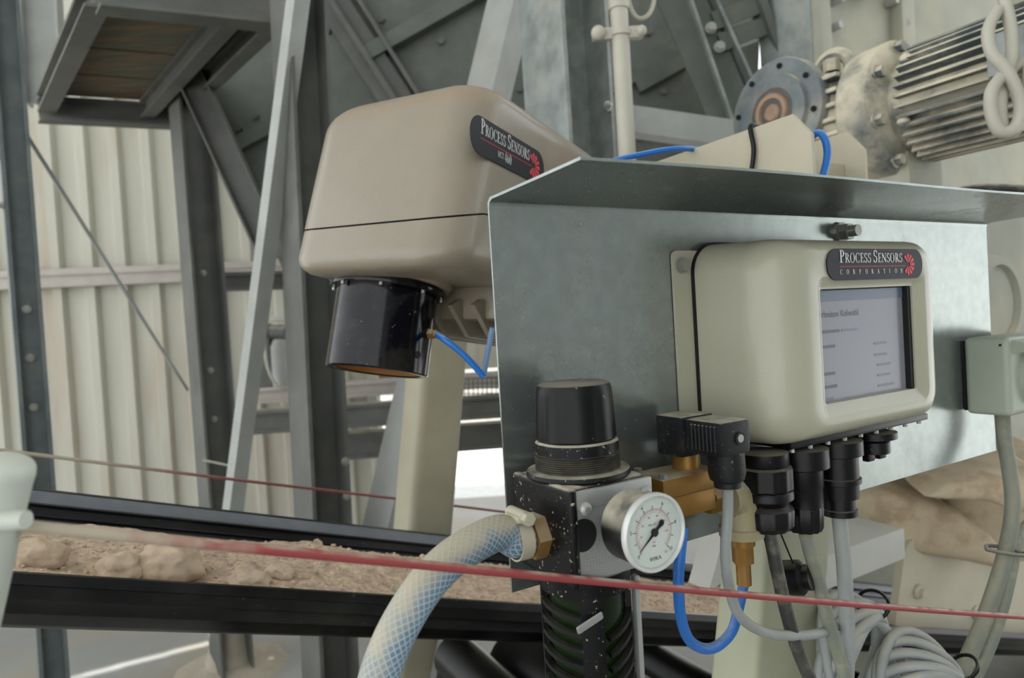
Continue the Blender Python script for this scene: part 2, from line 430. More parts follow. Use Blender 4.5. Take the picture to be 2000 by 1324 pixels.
# bracket column hanging left of the platform
member('hanger_column', W(90, 205, 3.25), W(76, -70, 3.25), Hsec(.12, .16), hd(20), 'steel_grey', 'short grey hanger column between the left column and the platform', 'column')
# P1, P2
A = floor_pt(372, 190, 432, 1000, 3.2); T = W(366, 130, 3.2)
member('steel_column', A, T, Hsec(.15, .15), hd(44), 'steel_dark', 'dark steel column under the right end of the raised platform', 'column',
       [(.0, -.005, f, (0, -1, 0)) for f in (.42, .5, .66)])
A = floor_pt(582, 0, 630, 1000, 2.2); T = W(582, 0, 2.2); T = T+(T-A).normalized()*.5
member('steel_column', A, T, Hsec(.17, .13), hd(38), 'steel_dark', 'tall dark steel column directly left of the beige sensor head', 'column',
       [(.05, -.086, f, (0, -1, 0)) for f in (.30, .335, .37)])
# braces
member('steel_brace', W(425, 1180, 2.40), W(583, -60, 2.04), LB(.046, .055), V((-.8, .6, 0)), 'steel_grey', 'grey angle brace leaning up to the top of the tall column', 'brace')
member('channel_brace', W(540, 505, 2.95), W(372, 140, 3.0), Csec(.12, .05), V((0, -1, 0)), 'steel_dark', 'dark channel brace falling from the platform corner toward the tall column', 'brace')
member('steel_brace', W(722, 1180, 2.25), W(1020, -70, 2.25), LB(.125, .10), V((-.8, .6, 0)), 'steel_grey', 'wide grey angle brace passing behind the sensor head and the cream post', 'brace')
# platform
PE, PY_ = V((.929, .370, 0)), V((-.659, .752, 0))
pm = Matrix.Translation(W(85, 240, 3.2))
t = thing('raised_platform', 'raised steel-framed platform with a brown plank deck seen from below', 'platform', pm)
SKM = frame(V((0, 0, 0)), PE, PY_, UPZ)
def pbox(bm, *a): box(bm, *a, 0, 1, SKM)
def chan(x0, x1, y0, y1, z0, z1, along_x):
    bm = B(); pbox(bm, x0, x1, y0, y1, z0, z0+.012); pbox(bm, x0, x1, y0, y1, z1-.012, z1)
    if along_x: pbox(bm, x0, x1, (y0+y1)/2-.005, (y0+y1)/2+.005, z0+.012, z1-.012)
    else: pbox(bm, (x0+x1)/2-.005, (x0+x1)/2+.005, y0, y1, z0+.012, z1-.012)
    return bm
part('edge_beam', chan(-.02, .58, -.07, .02, .0, .11, True), 'steel_dark', t)
part('edge_beam', chan(.0, .60, -1.42, -1.33, .0, .13, True), 'steel_dark', t)
part('side_beam', chan(-.03, .045, -1.33, -.07, .03, .12, False), 'steel_dark', t)
part('side_beam', chan(.40, .46, -1.33, -.07, .03, .12, False), 'steel_dark', t)
part('side_beam', chan(.54, .60, -1.33, -.07, .03, .12, False), 'steel_dark', t)
for i in range(8):
    bm = B(); y = -1.36+i*.166; pbox(bm, -.02, .60, y, y+.16, .122+.004*(i % 2), .15); part('plank', bm, 'wood', t)
# inclined gallery behind (panels with rolled ribs)
GZ = 3.4
def gp(px, py, dz=0.): return W(px, py, GZ+dz)
t = thing('inclined_gallery', 'dark grey-green inclined conveyor gallery with ribbed panels above the sensor', 'conveyor gallery', Matrix.Translation(gp(900, 300)))
c0 = gp(900, 300)
poly = [(372, -90), (384, 120), (505, 430), (560, 540), (960, 500), (1470, 440), (1490, -90)]
bm = B(); loft(bm, [[gp(*p)-c0 for p in poly], [gp(*p)*1.0+V((0, .12, 0))-c0 for p in poly]]); part('casing', bm, 'steel_green', t)
def grib(p, q, wd, th, m='steel_green', nm='rib'):
    a, b = gp(*p)-c0, gp(*q)-c0; d = (b-a).normalized(); x = d.cross(V((0, 1, 0))).normalized()
    bm = B(); prism(bm, [(-wd/2, 0), (wd/2, 0), (wd/2, th), (-wd/2, th)], 0, (b-a).length, frame(a, x, V((0, -1, 0)), d)); part(nm, bm, m, t)
grib((712, 118), (1010, -50), .075, .07); grib((440, 300), (590, 222), .07, .05); grib((1030, 250), (1240, 150), .07, .05)
grib((1060, 305), (1240, 215), .05, .04); grib((1240, 170), (1330, 120), .09, .05); grib((470, 60), (620, -20), .06, .05)
grib((600, -70), (860, 330), .16, .05, 'steel_dark', 'cross_channel'); grib((605, -60), (850, 320), .03, .09, 'steel_dark', 'cross_channel')
grib((655, -70), (880, 290), .02, .09, 'steel_dark', 'cross_channel')
grib((395, 150), (520, 420), .02, .1, 'steel_green', 'cross_channel')
for px, py in ((745, 40), (640, 62), (862, 82), (1015, 175), (1265, 65), (1295, 180), (415, 158), (500, 228), (468, 252), (1330, 30), (1250, 270), (445, 128)):
    bm = B(); p = gp(px, py)-c0; hexn(bm, p, p+V((0, -.02, 0)), .018); part('bolt', bm, 'steel_dark', t)
# galvanised column behind the plate
A = W(1165, 900, 1.9); A.z = 0.; T = W(1096, -20, 1.9)
A = floor_pt(1097, 0, 1117, 320, 1.9); T = W(1097, 0, 1.9); T = T+(T-A).normalized()*.45
member('steel_column', A, T, Hsec(.21, .16, .012, .01), U, 'galv_dull', 'broad galvanised column rising behind the galvanised plate', 'column',
       [(.055, -.106, frac(1172, y, 1.85, A, T), (0, -1, 0)) for y in (212,)])
# conduit with clamp
t0 = W(1203, -80, 1.78); t1 = W(1231, 420, 1.78)
t = thing('conduit_pipe', 'thin dusty conduit pipe with a clamp beside the broad galvanised column', 'pipe', Matrix.Translation(t1))
bm = B(); cyl(bm, V((0, 0, 0)), t0-t1, .0235, seg=20); part('pipe', bm, 'cable_pale', t)
k = (t0-t1); bm = B(); cyl(bm, k*.80, k*.99, .028, seg=20); part('coupling', bm, 'cable_pale', t)
bm = B(); cyl(bm, k*.695, k*.72, .029, seg=20); box(bm, -.075, .06, -.012, .012, -.016, .016, .006, 2, Matrix.Translation(k*.708)); ball(bm, k*.708+V((.055, -.012, 0)), .014); ball(bm, k*.708+V((-.06, -.012, 0)), .02)
part('clamp', bm, 'cable_pale', t)
wtube('hanging_wire', [W(1225, -40, 1.9), W(1230, 10, 1.9), W(1248, 36, 1.9), W(1272, 20, 1.9), W(1284, -40, 1.9)], .006, 'cable_pale', 'pale wire loop hanging at the top edge beside the conduit', 'cable')
# sloping truss right of the conduit
bm, M, L_ = bar_bm(W(1462, 300, 2.6), W(1300, -75, 2.6), [(-.09, 0), (.09, 0), (.09, .05), (.075, .05), (.075, .012), (.03, .012), (.03, .03), (.0, .03), (.0, .012), (-.09, .012)], V((1, 0, -.4)))
t = thing('sloping_truss', 'grey sloping truss rail with two rungs left of the gear motor', 'truss', M)
for v in bm.verts: pass
part('rail', bm, 'steel_green', t)
Mi = M.inverted()
def tbar(p, q, wd, th, nm, m='steel_green', z=2.6):
    a, b = Mi @ W(*p, z), Mi @ W(*q, z); d = (b-a).normalized(); nrm = (Mi.to_3x3() @ V((0, -1, 0))).normalized(); x = d.cross(nrm).normalized()
    bm = B(); prism(bm, [(-wd/2, -th/2), (wd/2, -th/2), (wd/2, th/2), (-wd/2, th/2)], 0, (b-a).length, frame(a, x, x.cross(d)*-1, d)); part(nm, bm, m, t)
tbar((1356, -75), (1475, 190), .012, .09, 'rail_edge', 'galv_dull'); tbar((1318, -75), (1438, 275), .012, .07, 'rail_edge', 'galv_dull')
tbar((1450, -75), (1530, 145), .03, .10, 'rail')
tbar((1392, 45), (1492, 8), .07, .04, 'rung'); tbar((1405, 87), (1508, 48), .07, .04, 'rung')
for px, py in ((1388, 55), (1405, 92), (1406, 247)):
    bm = B(); p = Mi @ W(px, py, 2.55); nrm = (Mi.to_3x3() @ V((0, -1, 0))).normalized(); hexn(bm, p, p+nrm*.02, .017); cyl(bm, p, p+nrm*.006, .022, seg=14); part('bolt', bm, 'bolt', t)
member('cross_beam', W(1225, 262, 2.35), W(1460, 296, 2.35), [(-.04, 0), (.04, 0), (.04, .012), (.012, .012), (.012, .1), (-.012, .1), (-.012, .012), (-.04, .012)], V((0, 1, 0)), 'steel_grey', 'dusty horizontal beam behind the flat beige arm, left of the motor', 'beam')
bm = B(); q = [W(1460, -60, 2.75), W(1545, 200, 2.75), W(1640, 230, 2.75), W(1640, -60, 2.75)]; o_ = q[1].copy()
loft(bm, [[p-o_ for p in q], [p-o_+V((0, .02, 0)) for p in q]])
solo('sheet_panel', bm, 'galv_dull', 'bright galvanised sheet panel above the gearbox', 'panel', Matrix.Translation(o_))

# ------------------------------------------------------------------ gear motor
mc = W(1745, 222, 1.6); GM = frame(mc, U, -NN, UPZ)
t = thing('gear_motor', 'large dust-covered finned gear motor behind the galvanised plate', 'motor', GM)
Yv = V((0, -1, 0))
bm = B(); lathe(bm, [(.10, -.05), (.155, -.048), (.163, -.04), (.163, .028), (.155, .035), (.118, .05)], (0, 0, 0), Yv, 40); part('adapter_ring', bm, 'motor_paint', t)
for i in range(8):
    a = 2*pi*i/8+.3; bm = B(); c = V((.142*cos(a), -.035, .142*sin(a))); hexn(bm, c, c+V((0, -.02, 0)), .013); cyl(bm, c, c+V((0, -.005, 0)), .018, seg=12); part('bolt', bm, 'motor_paint', t)
bm = B(); lathe(bm, [(.108, .035), (.112, .06), (.112, .50), (.10, .52)], (0, 0, 0), Yv, 40); part('stator', bm, 'motor_paint', t)
for i in range(36):
    a = 2*pi*i/36; bm = B()
    M = Matrix.Rotation(-a, 4, 'Y'); box(bm, .108, .134, -.50, -.075, -.0028, .0028, 0, 1, M); part('fin', bm, 'motor_paint', t)
for y in (-.085, -.49):
    for a in (.5, 1.2, 2.4, 3.6, 5.2):
        bm = B(); c = V((.125*cos(a), y, .125*sin(a))); ball(bm, c, .014, 10, 6); part('lug', bm, 'motor_paint', t)
bm = B(); box(bm, -.155, -.13, -.40, -.27, -.03, .05, .004); part('rating_plate', bm, 'galv_dull', t, 'blank grey rating plate')
bm = B(); box(bm, -.08, .09, -.46, -.28, .115, .21, .012); part('terminal_box', bm, 'dust_casing', t)
# gearbox housing
bm = B(); lathe(bm, [(.125, -.05), (.112, -.08), (.112, -.20), (.12, -.24), (.10, -.36)], (0, 0, 0), Yv, 36); part('gearbox', bm, 'motor_paint', t)
dc = V((-.15, .214, .049))
bm = B(); lathe(bm, [(.132, 0), (.132, .03), (.115, .035), (.115, .20), (.10, .22)], dc, (1, 0, 0), 36); part('output_housing', bm, 'motor_paint', t)
bm = B(); lathe(bm, [(.062, -.012), (.095, -.012), (.098, 0), (.134, 0), (.136, .004), (.136, .03), (.13, .034)], dc+V((-.004, 0, 0)), (1, 0, 0), 40); part('output_flange', bm, 'motor_face', t)
bm = B(); lathe(bm, [(.0, -.016), (.018, -.016), (.022, -.012), (.034, -.012), (.036, -.018), (.046, -.018), (.048, -.012), (.062, -.012)], dc+V((-.004, 0, 0)), (1, 0, 0), 32, False); part('shaft_seal', bm, 'rust', t, 'rusty shaft seal rings')
for i in range(8):
    a = 2*pi*i/8+.2; bm = B(); c = dc+V((-.006, .115*cos(a), .115*sin(a))); cyl(bm, c, c+V((-.004, 0, 0)), .007, seg=10); part('bolt_hole', bm, 'dark_void', t)
bm = B()
tor = [V((-.03, .13+.05*cos(x), .13+.055*sin(x))) for x in [pi*k/12 for k in range(13)]]
tube(bm, tor, .016, 10, 0); part('lifting_eye', bm, 'motor_paint', t)
for yy, zz in ((.12, .135), (.3, .12)):
    bm = B(); hexn(bm, V((-.05, yy, zz)), V((-.05, yy, zz+.03)), .02); part('plug', bm, 'motor_paint', t)
bm = B(); box(bm, -.05, .1, -.06, .25, -.26, -.1, .02); part('gearbox_foot', bm, 'dust_casing', t)
bm = B(); loft(bm, [[V((x, y, z)) for x, z in rrect(w_, h_, r_, 6, cx_, cz_)] for y, w_, h_, r_, cx_, cz_ in ((.03, .22, .24, .10, 0, .0), (.07, .23, .235, .09, -.01, .005), (.14, .24, .235, .09, -.02, .02), (.20, .23, .23, .10, -.03, .035), (.30, .2, .2, .09, -.03, .045))]); part('gear_case', bm, 'motor_paint', t)
for i in range(6):
    bm = B(); z = -.075+i*.034; box(bm, -.142, -.10, .05, .17, z-.006, z+.006, .004, 2); part('case_rib', bm, 'motor_paint', t)
# cable loops hanging on the motor
gl = [W(1948, 20, 1.22), W(1930, 60, 1.2), W(1938, 105, 1.19), W(1968, 140, 1.18), W(1992, 200, 1.18), W(1985, 245, 1.18), W(1955, 258, 1.18), W(1937, 225, 1.18), W(1936, 180, 1.18), W(1955, 150, 1.19), W(1975, 120, 1.2), W(1975, 60, 1.21), W(1962, 0, 1.22), W(1950, -40, 1.23)]
wtube('motor_cable', gl, .0105, 'cable_pale', 'pale cable looped over the front of the gear motor', 'cable', n=10)
gl = [W(2010, 130, 1.2), W(2003, 200, 1.19), W(1990, 245, 1.19), W(1972, 262, 1.2), W(1958, 240, 1.2), W(1957, 190, 1.2), W(1975, 140, 1.21), W(2000, 120, 1.22)]
wtube('motor_cable', gl, .0095, 'cable_pale', 'second pale cable loop at the right edge in front of the motor', 'cable', n=10)
# dusty casing behind / right of the motor
CM = frame(V((mc.x, mc.y, 0))-NN*.62, U, -NN, UPZ)
t = thing('machine_casing', 'tall beige dusty machine casing behind the gear motor', 'casing', CM)
bm = B(); box(bm, .62, 4.6, 0, .22, .1, 3.4, .008); part('casing_body', bm, 'dust_casing', t)
bm = B(); box(bm, .600, .62, .0, .23, .1, 3.4, .003); part('side_sheet', bm, 'galv_dull', t)
bm = B(); box(bm, 1.10, 1.19, -.05, .0, 1.6, 3.4, .006); part('corner_post', bm, 'dust_casing', t)
bm = B(); box(bm, 1.19, 4.5, -.03, .0, 1.9, 3.4, .004); part('cover_panel', bm, 'dust_casing', t)
bm = B(); box(bm, .60, .66, -.04, .0, 1.6, 3.4, .006); part('corner_post', bm, 'dust_casing', t)
bm = B(); box(bm, .58, .95, -.09, -.045, 2.76, 3.05, .006); part('sign_plate', bm, 'white_block', t, 'white framed plate')
for x, z in ((.72, 2.72), (.70, 2.62), (1.07, 2.78), (1.14, 2.7), (1.5, 2.66), (1.06, 2.6)):
    bm = B(); hexn(bm, V((x, -.05, z)), V((x, .03, z)), .015); part('bolt', bm, 'steel_grey', t)
# lower casing with bearing, right of the plate
t = thing('bearing_housing', 'dust-caked round bearing housing at the right edge beyond the plate', 'bearing', frame(W(1938, 592, 1.55), U, -NN, UPZ))
bm = B(); box(bm, -.12, .8, .06, .5, -.20, .28, .02); part('casing_body', bm, 'dust_casing', t)
bm = B(); lathe(bm, [(.115, -.05), (.115, .0), (.105, .02), (.088, .022), (.084, .01), (.07, .012), (.0, .016)], (0, 0, 0), Yv, 36, False); part('bearing_cap', bm, 'dust_casing', t)
for a in (.4, 1.6, 2.8, -.7, -1.9):
    bm = B(); c = V((.14*cos(a), .06, .14*sin(a))); hexn(bm, c, c+V((0, -.03, 0)), .02); part('bolt', bm, 'steel_grey', t)
bm = B(); box(bm, -.2, .4, -.03, .06, -.16, -.12, .01); part('ledge', bm, 'steel_grey', t)
# ------------------------------------------------------------------ far background clutter between the columns
def hbeam(px0, py0, px1, py1, z0, z1, hh, m, label, cat='beam', name='far_beam', depth=.1):
    a, b = W(px0, py0, z0), W(px1, py1, z1); d = b-a; d.z = 0; L_ = d.length; d.normalize()
    bm = B(); box(bm, 0, L_, 0, depth, -hh, 0, .004, 1); box(bm, 0, L_, -.03, 0, -.02, 0); box(bm, 0, L_, -.03, 0, -hh, -hh+.02)
    return solo(name, bm, m, label, cat, frame(a, d, UPZ.cross(d), UPZ))
hbeam(405, 533, 585, 533, 3.7, 3.9, .10, 'steel_dark', 'dark horizontal beam at girt height behind the leaning angle brace')
hbeam(440, 806, 1060, 786, 4.0, 4.1, .14, 'steel_dark', 'upper of the two long dark beams low behind the cream post')
hbeam(640, 848, 1060, 828, 4.3, 4.4, .17, 'steel_dark', 'lower of the two long dark beams low behind the cream post')
hbeam(470, 760, 1060, 772, 4.35, 4.5, .10, 'girt', 'dusty cream ledge running above the two long dark beams', 'ledge', 'ledge', .18)
hbeam(645, 738, 790, 736, 5.0, 5.0, .13, 'brick_band', 'reddish masonry band below the black lens tube far behind', 'masonry', 'masonry_band', .2)
q = W(640, 738, 5.2); bm = B(); box(bm, 0, 2.6, 0, .04, 0, RZ-q.z, .002, 1); solo('far_panel', bm, 'wall_sheet', 'pale grey hall panel far behind the cream post', 'panel', Matrix.Translation(q))
# wire mesh guard far behind, right of the cream post
t = thing('mesh_guard', 'small wire mesh guard far behind the cream post', 'guard', Matrix.Translation(W(900, 792, 4.08)))
a = W(900, 792, 4.08)
for i in range(12):
    p = W(898+i*9, 790-i*.3, 4.08)-a; q = W(897+i*9, 738, 4.08)-a; bm = B(); cyl(bm, p, q, .004, seg=6); part('wire', bm, 'steel_dark', t)
for j in range(6):
    p = W(895, 789-j*10, 4.08)-a; q = W(1004, 787-j*10, 4.08)-a; bm = B(); cyl(bm, p, q, .004, seg=6); part('wire', bm, 'steel_dark', t)
# small drive unit seen between brace and column
o_ = W(530, 760, 4.43)
t = thing('small_drive', 'small grey drive unit on the ledge between the brace and the tall column', 'motor', Matrix.Translation(o_))
def lp(px, py, dz=0.): return W(px, py, 4.43+dz)-o_
bm = B(); cyl(bm, lp(512, 650), lp(528, 650), .062, seg=20); cyl(bm, lp(520, 650), lp(560, 650), .055, seg=20); part('motor_body', bm, 'steel_dark', t)
bm = B(); lathe(bm, [(.07, 0), (.07, .28), (.05, .33), (.02, .34)], lp(552, 760), (0, 0, 1), 20); part('gear_head', bm, 'steel_grey', t)
bm = B(); box(bm, -.08, .03, -.06, .06, 0, .34, .01, 2, Matrix.Translation(lp(530, 760))); part('base', bm, 'steel_dark', t)
bm = B(); box(bm, -.045, .06, -.04, .04, 0, .035, .01, 2, Matrix.Translation(lp(545, 628))); part('cover', bm, 'white_block', t)
wtube('drive_cable', [W(515, 660, 4.3), W(522, 715, 4.28), W(540, 752, 4.3), W(562, 758, 4.33)], .01, 'cable_pale', 'thin pale cable drooping from the small grey drive unit', 'cable', seg=8)
# wire brace across the corrugated wall
wtube('wire_brace', [W(48, 258, 2.35), W(366, 762, 3.15)], .008, 'steel_grey', 'thin tie rod crossing diagonally in front of the corrugated wall', 'tie rod', seg=10, n=0)
# dusty column foot and dust piles on the floor
o_ = W(452, 1292, 3.27); o_.z = 0
bm = B(); lathe(bm, [(.26, 0), (.19, .02), (.13, .05), (.10, .12), (.095, .34), (.06, .36)], seg=20)
for v in bm.verts: v.co += V((noise.noise(v.co*9)*.03, noise.noise(v.co*9+V((5, 0, 0)))*.03, noise.noise(v.co*6)*.015 if v.co.z > .01 else 0))
solo('dust_pile', bm, 'dust_brown', 'heap of brown dust around the foot of the dark platform column', 'dust pile', Matrix.Translation(o_))

# ------------------------------------------------------------------ belt conveyor
BI = radians(17.7)
BX = V((cos(A30)*cos(BI), sin(A30)*cos(BI), -sin(BI))); BY = -NN; BZ = BX.cross(BY)
BO = V((-.24028, .94196, 1.23499)); BM = frame(BO, BX, BY, BZ)
t = thing('conveyor_belt', 'black troughed rubber conveyor belt running down to the right', 'conveyor belt', BM)
outer = [(.001, -.012), (-.001, -.018), (.004, -.021), (.006, -.036), (.010, -.038), (.016, -.056), (.022, -.058), (.034, -.074), (.05, -.084), (.08, -.092), (.34, -.092), (.38, -.08), (.42, -.05), (.44, 0)]
inner = [(.437, .006), (.415, .006), (.406, .002), (.403, -.006), (.398, -.016), (.392, -.02), (.386, -.032), (.374, -.038), (.36, -.052), (.33, -.066), (.10, -.066), (.06, -.05), (.03, -.028), (.014, -.014), (.010, -.007), (.003, -.007)]
x0, x1 = -1.5, 4.0
bm = B(); loft(bm, [[V((x, y, z)) for y, z in outer+inner] for x in [x0+(x1-x0)*i/24 for i in range(25)]]); part('carrying_strand', bm, 'rubber', t, ang=50)
bm = B(); loft(bm, [[V((x, y, z)) for y, z in ((.412, .0068), (.400, -.0005), (.394, -.0085), (.397, -.012), (.404, -.006), (.412, .004))] for x in (x0, x1)]); part('worn_sheen_edge', bm, 'rubber_worn_sheen', t, 'worn grey belt edge with painted sheen')  # sheen along the far lip painted as a lighter worn strip
for yy, zz in ((.4005, -.0095), (.3885, -.027), (.366, -.044)):
    bm = B(); box(bm, x0, x1, yy-.003, yy+.001, zz-.002, zz+.001, .0006, 1); part('belt_ridge', bm, 'rubber_ridge', t)
bm = B(); box(bm, -.1, 3.0, .03, .40, -.40, -.388); part('return_strand', bm, 'rubber', t)
for i, x in enumerate((.42, 1.0, 1.6)):
    bm = B(); cyl(bm, V((x, .0, -.25)), V((x, .42, -.25)), .05, seg=24); part('idler_roller', bm, 'rubber', t)
    bm = B(); box(bm, x-.03, x+.03, .43, .46, -.36, -.12, .004); part('roller_bracket', bm, 'steel_dark', t)
    bm = B(); box(bm, x-.03, x+.03, -.035, -.015, -.36, -.14, .004); part('roller_bracket', bm, 'steel_dark', t)
# drive drum and guard, dark, below the belt
bm = B(); lathe(bm, [(.02, -.02), (.12, -.02), (.125, 0), (.125, .36), (.12, .38)], (0, 0, 0), (0, 1, 0), 32)
solo('drum_roller', bm, 'rubber', 'dark drum roller below the belt between bowl and cream-green post', 'roller', BM @ Matrix.Translation((.62, .03, -.27)))
# load of crushed stone
t = thing('stone_load', 'pinkish crushed stone and dust lying in the black belt trough', 'crushed stone', BM)
def load_h(x, y):
    prof = .018*max(0, 1-((y-.19)/.17)**2)
    n = noise.noise(V((x*5, y*7, 1)))*.012 + noise.noise(V((x*22, y*22, 3)))*.0045 + noise.noise(V((x*80, y*80, 5)))*.0022
    left = max(0, min(1, (x+.30)/.35))
    return -.036+prof*(.45+.7*left)+n*(1.0+.3*left)+.006*left
bm = B(); NX, NY = 520, 70; X0, X1 = -1.2, 1.6
g = [[bm.verts.new((X0+(X1-X0)*i/NX, .036+.325*j/NY, load_h(X0+(X1-X0)*i/NX, .036+.325*j/NY))) for j in range(NY+1)] for i in range(NX+1)]
for i in range(NX):
    for j in range(NY): bm.faces.new((g[i][j], g[i+1][j], g[i+1][j+1], g[i][j+1]))
o = part('stone_bed', bm, 'gravel', t, ang=180); o['kind'] = 'stuff'
ico = bmesh.new(); bmesh.ops.create_icosphere(ico, subdivisions=1, radius=1)
iv = [v.co.copy() for v in ico.verts]; ifc = [[v.index for v in f.verts] for f in ico.faces]; ico.free()
bm = B()
for k in range(4200):
    x = random.uniform(-.75, 1.3); y = random.uniform(.045, .345); r = random.choice((.0014, .0018, .0022, .003))*random.uniform(.7, 1.3)
    if random.random() < .05: r *= 2.1
    c = V((x, y, load_h(x, y)+r*.2)); q = [bm.verts.new(c+V((p.x*r*random.uniform(.7, 1.2), p.y*r*random.uniform(.7, 1.2), p.z*r*random.uniform(.6, 1)))) for p in iv]
    for f in ifc: bm.faces.new([q[i] for i in f])
o = part('grit', bm, 'gravel', t); o['kind'] = 'stuff'
BMi = BM.inverted()
def rock(px, py, rx, ry, rz, seed, label):
    # ray to the load surface
    d = (W(px, py, 1)-V((0, 0, CH))); o0 = BMi @ V((0, 0, CH)); dd = BMi.to_3x3() @ d
    k = (-.022-o0.z)/dd.z; p = o0+dd*k
    bm = B(); bmesh.ops.create_icosphere(bm, subdivisions=4, radius=1)
    for v in bm.verts:
        n = v.co.copy(); f = 1+.28*noise.noise(n*1.4+V((seed, 0, 0)))+.12*noise.noise(n*4+V((seed, 3, 0)))+.05*noise.noise(n*13)
        v.co = V((n.x*rx*f, n.y*ry*f, n.z*rz*f))
    solo('rock_lump', bm, 'rock', label, 'rock', BM @ Matrix.Translation((p.x, p.y, load_h(p.x, p.y)+rz*.45)), 'stone lumps on the belt', ang=180)
rock(322, 1112, .044, .04, .036, 2.2, 'largest stone lump on the belt below the platform column')
rock(237, 1112, .027, .026, .021, 7.1, 'second largest smooth stone lump just left of the largest one')
rock(72, 1092, .03, .03, .02, 4.4, 'low stone lump at the left end of the belt beside the pale pole')
rock(488, 1135, .03, .03, .016, 9.4, 'flat stone lump half buried in the load, right of the largest one')
rock(545, 1125, .022, .022, .012, 5.2, 'small half buried stone lump farthest right on the belt')
# far pull cord, near pull cord, foreground pole
wtube('pull_cord', [W(-30, 875, 1.25), W(420, 932, 1.55), W(760, 972, 1.85), W(1010, 1003, 2.1)], .0036, 'rope_far', 'thin red pull cord running behind the cream post on the far side of the belt', 'pull cord', n=4)
wtube('tie_wire', [W(395, 898, 2.4), W(475, 915, 2.45)], .004, 'cable_pale', 'short pale wire stretched between the platform column and the angle brace', 'wire', n=0)
rp = W(1000, 1112, .47)
rope = [rp+BX*tt+V((0, 0, -.004*sin(max(0, min(1, (tt+.32)/1.3))*pi))) for tt in [-.315+.1*i for i in range(14)]]
wtube('pull_cord', rope, .0031, 'rope_red', 'red pull cord stretched across the front past the pressure gauge', 'pull cord', n=6)
o_ = W(-90, 1420, .345)
pt = W(12, 925, .325)-o_
bm = B(); d = pt.normalized(); tube(bm, [V((0, 0, 0)), pt*.35, pt*.7, pt*.9, pt*.97, pt, pt+d*.006, pt+d*.0095], lambda q: .0105*(1+.2*(q if q < .8 else .8)) if q < .74 else .01215*sqrt(max(.02, 1-((q-.74)/.26)**2)), 20, 4)
t = thing('cord_post', 'pale blurred post in the left foreground holding the red cord', 'post', Matrix.Translation(o_))
part('post', bm, 'pole_white', t)
e = W(46, 1014, .322)-o_; bm = B(); cyl(bm, e+V((-.012, 0, 0)), e+V((.002, -.001, 0)), .006, .0045, seg=14); part('cord_eye', bm, 'pole_white', t)
# conveyor legs and skirt
# chute skirt and dusty plates on the right
def bxp(px, py, y):       # point on the belt-frame plane y=const under a pixel
    d = (W(px, py, 1)-V((0, 0, CH))); o0 = BMi @ V((0, 0, CH)); dd = BMi.to_3x3() @ d; k = (y-o0.y)/dd.y; return o0+dd*k
p0 = bxp(1745, 1225, .06); pT = bxp(1760, 1045, .06); pr = bxp(1990, 1080, .06)
bm = B()
pts = [(p0.x-.003, -.02), (p0.x+1.0, -.02), (p0.x+1.0, pT.z-.0)]
for i in range(9):
    a = radians(90+90*i/8); pts.append((p0.x+.05+.05*cos(a), pT.z-.05+.05*sin(a)))
loft(bm, [[V((x, y, z)) for x, z in pts] for y in (.055, .075)])
t = thing('skirt_plate', 'dusty cream skirt plate with rounded corner standing on the belt', 'plate', BM)
part('plate', bm, 'arm_paint', t)
for px, py in ((1910, 1080), (1792, 1155), (1905, 1195)):
    q = bxp(px, py, .055); bm = B(); hexn(bm, V((q.x, .055, q.z)), V((q.x, .035, q.z)), .013); ball(bm, V((q.x, .052, q.z)), .02, 12, 8, (1, .5, 1)); part('bolt', bm, 'arm_paint', t)
# chute body behind
q = W(1700, 1085, 1.5)
bm = B(); box(bm, -.16, .14, 0, .2, -.04, .035, .008); solo('chute_flange', bm, 'white_block', 'pale chute flange behind the cream-green post above the belt', 'chute', frame(q, U, -NN, UPZ))
def blob(name, pts, z, depth, m, label, cat, amp=.01):
    c = W(*pts[0], z); P = [W(*p, z)-c for p in pts]; bm = B()
    loft(bm, [P, [p+V((.1, depth, .02)) for p in P]]); bmesh.ops.triangulate(bm, faces=[f for f in bm.faces if len(f.verts) > 4])
    bmesh.ops.subdivide_edges(bm, edges=bm.edges[:], cuts=5, use_grid_fill=True)
    for _ in range(3): bmesh.ops.smooth_vert(bm, verts=bm.verts[:], factor=.5, use_axis_x=True, use_axis_y=True, use_axis_z=True)
    for v in bm.verts: v.co += V((noise.noise(v.co*14), noise.noise(v.co*14+V((9, 0, 0))), noise.noise(v.co*14+V((0, 9, 0)))))*amp
    return solo(name, bm, m, label, cat, Matrix.Translation(c), ang=180)
blob('stone_heap', [(1585, 1060), (1590, 990), (1650, 965), (1760, 962), (1850, 985), (1930, 1040), (1960, 1075), (1960, 1120)], 1.75, .5, 'tan', 'smooth tan heap of dust below the lower plate edge', 'dust heap', .012)
blob('rubber_flap', [(1800, 975), (1845, 945), (1930, 932), (2080, 938), (2080, 1012), (2000, 1008), (1930, 985), (1862, 982)], 1.62, .35, 'tan', 'tan dusty flap with a ragged lower edge behind the right cable', 'rubber flap', .008)
blob('dusty_block', [(1850, 1110), (1850, 905), (2090, 890), (2090, 1110)], 1.9, .3, 'tan', 'tan block beyond the lower right corner of the plate', 'block', .004)
q = W(1388, 1080, 1.25); bm = B(); prism(bm, [(-.06, -.04), (.07, -.02), (.06, .05), (-.01, .06)], 0, .05, Matrix.Rotation(radians(90), 4, 'X'))
solo('wedge_bracket', bm, 'white_block', 'pale wedge bracket beside the belt right of the gauge', 'bracket', frame(q, U, -NN, UPZ))

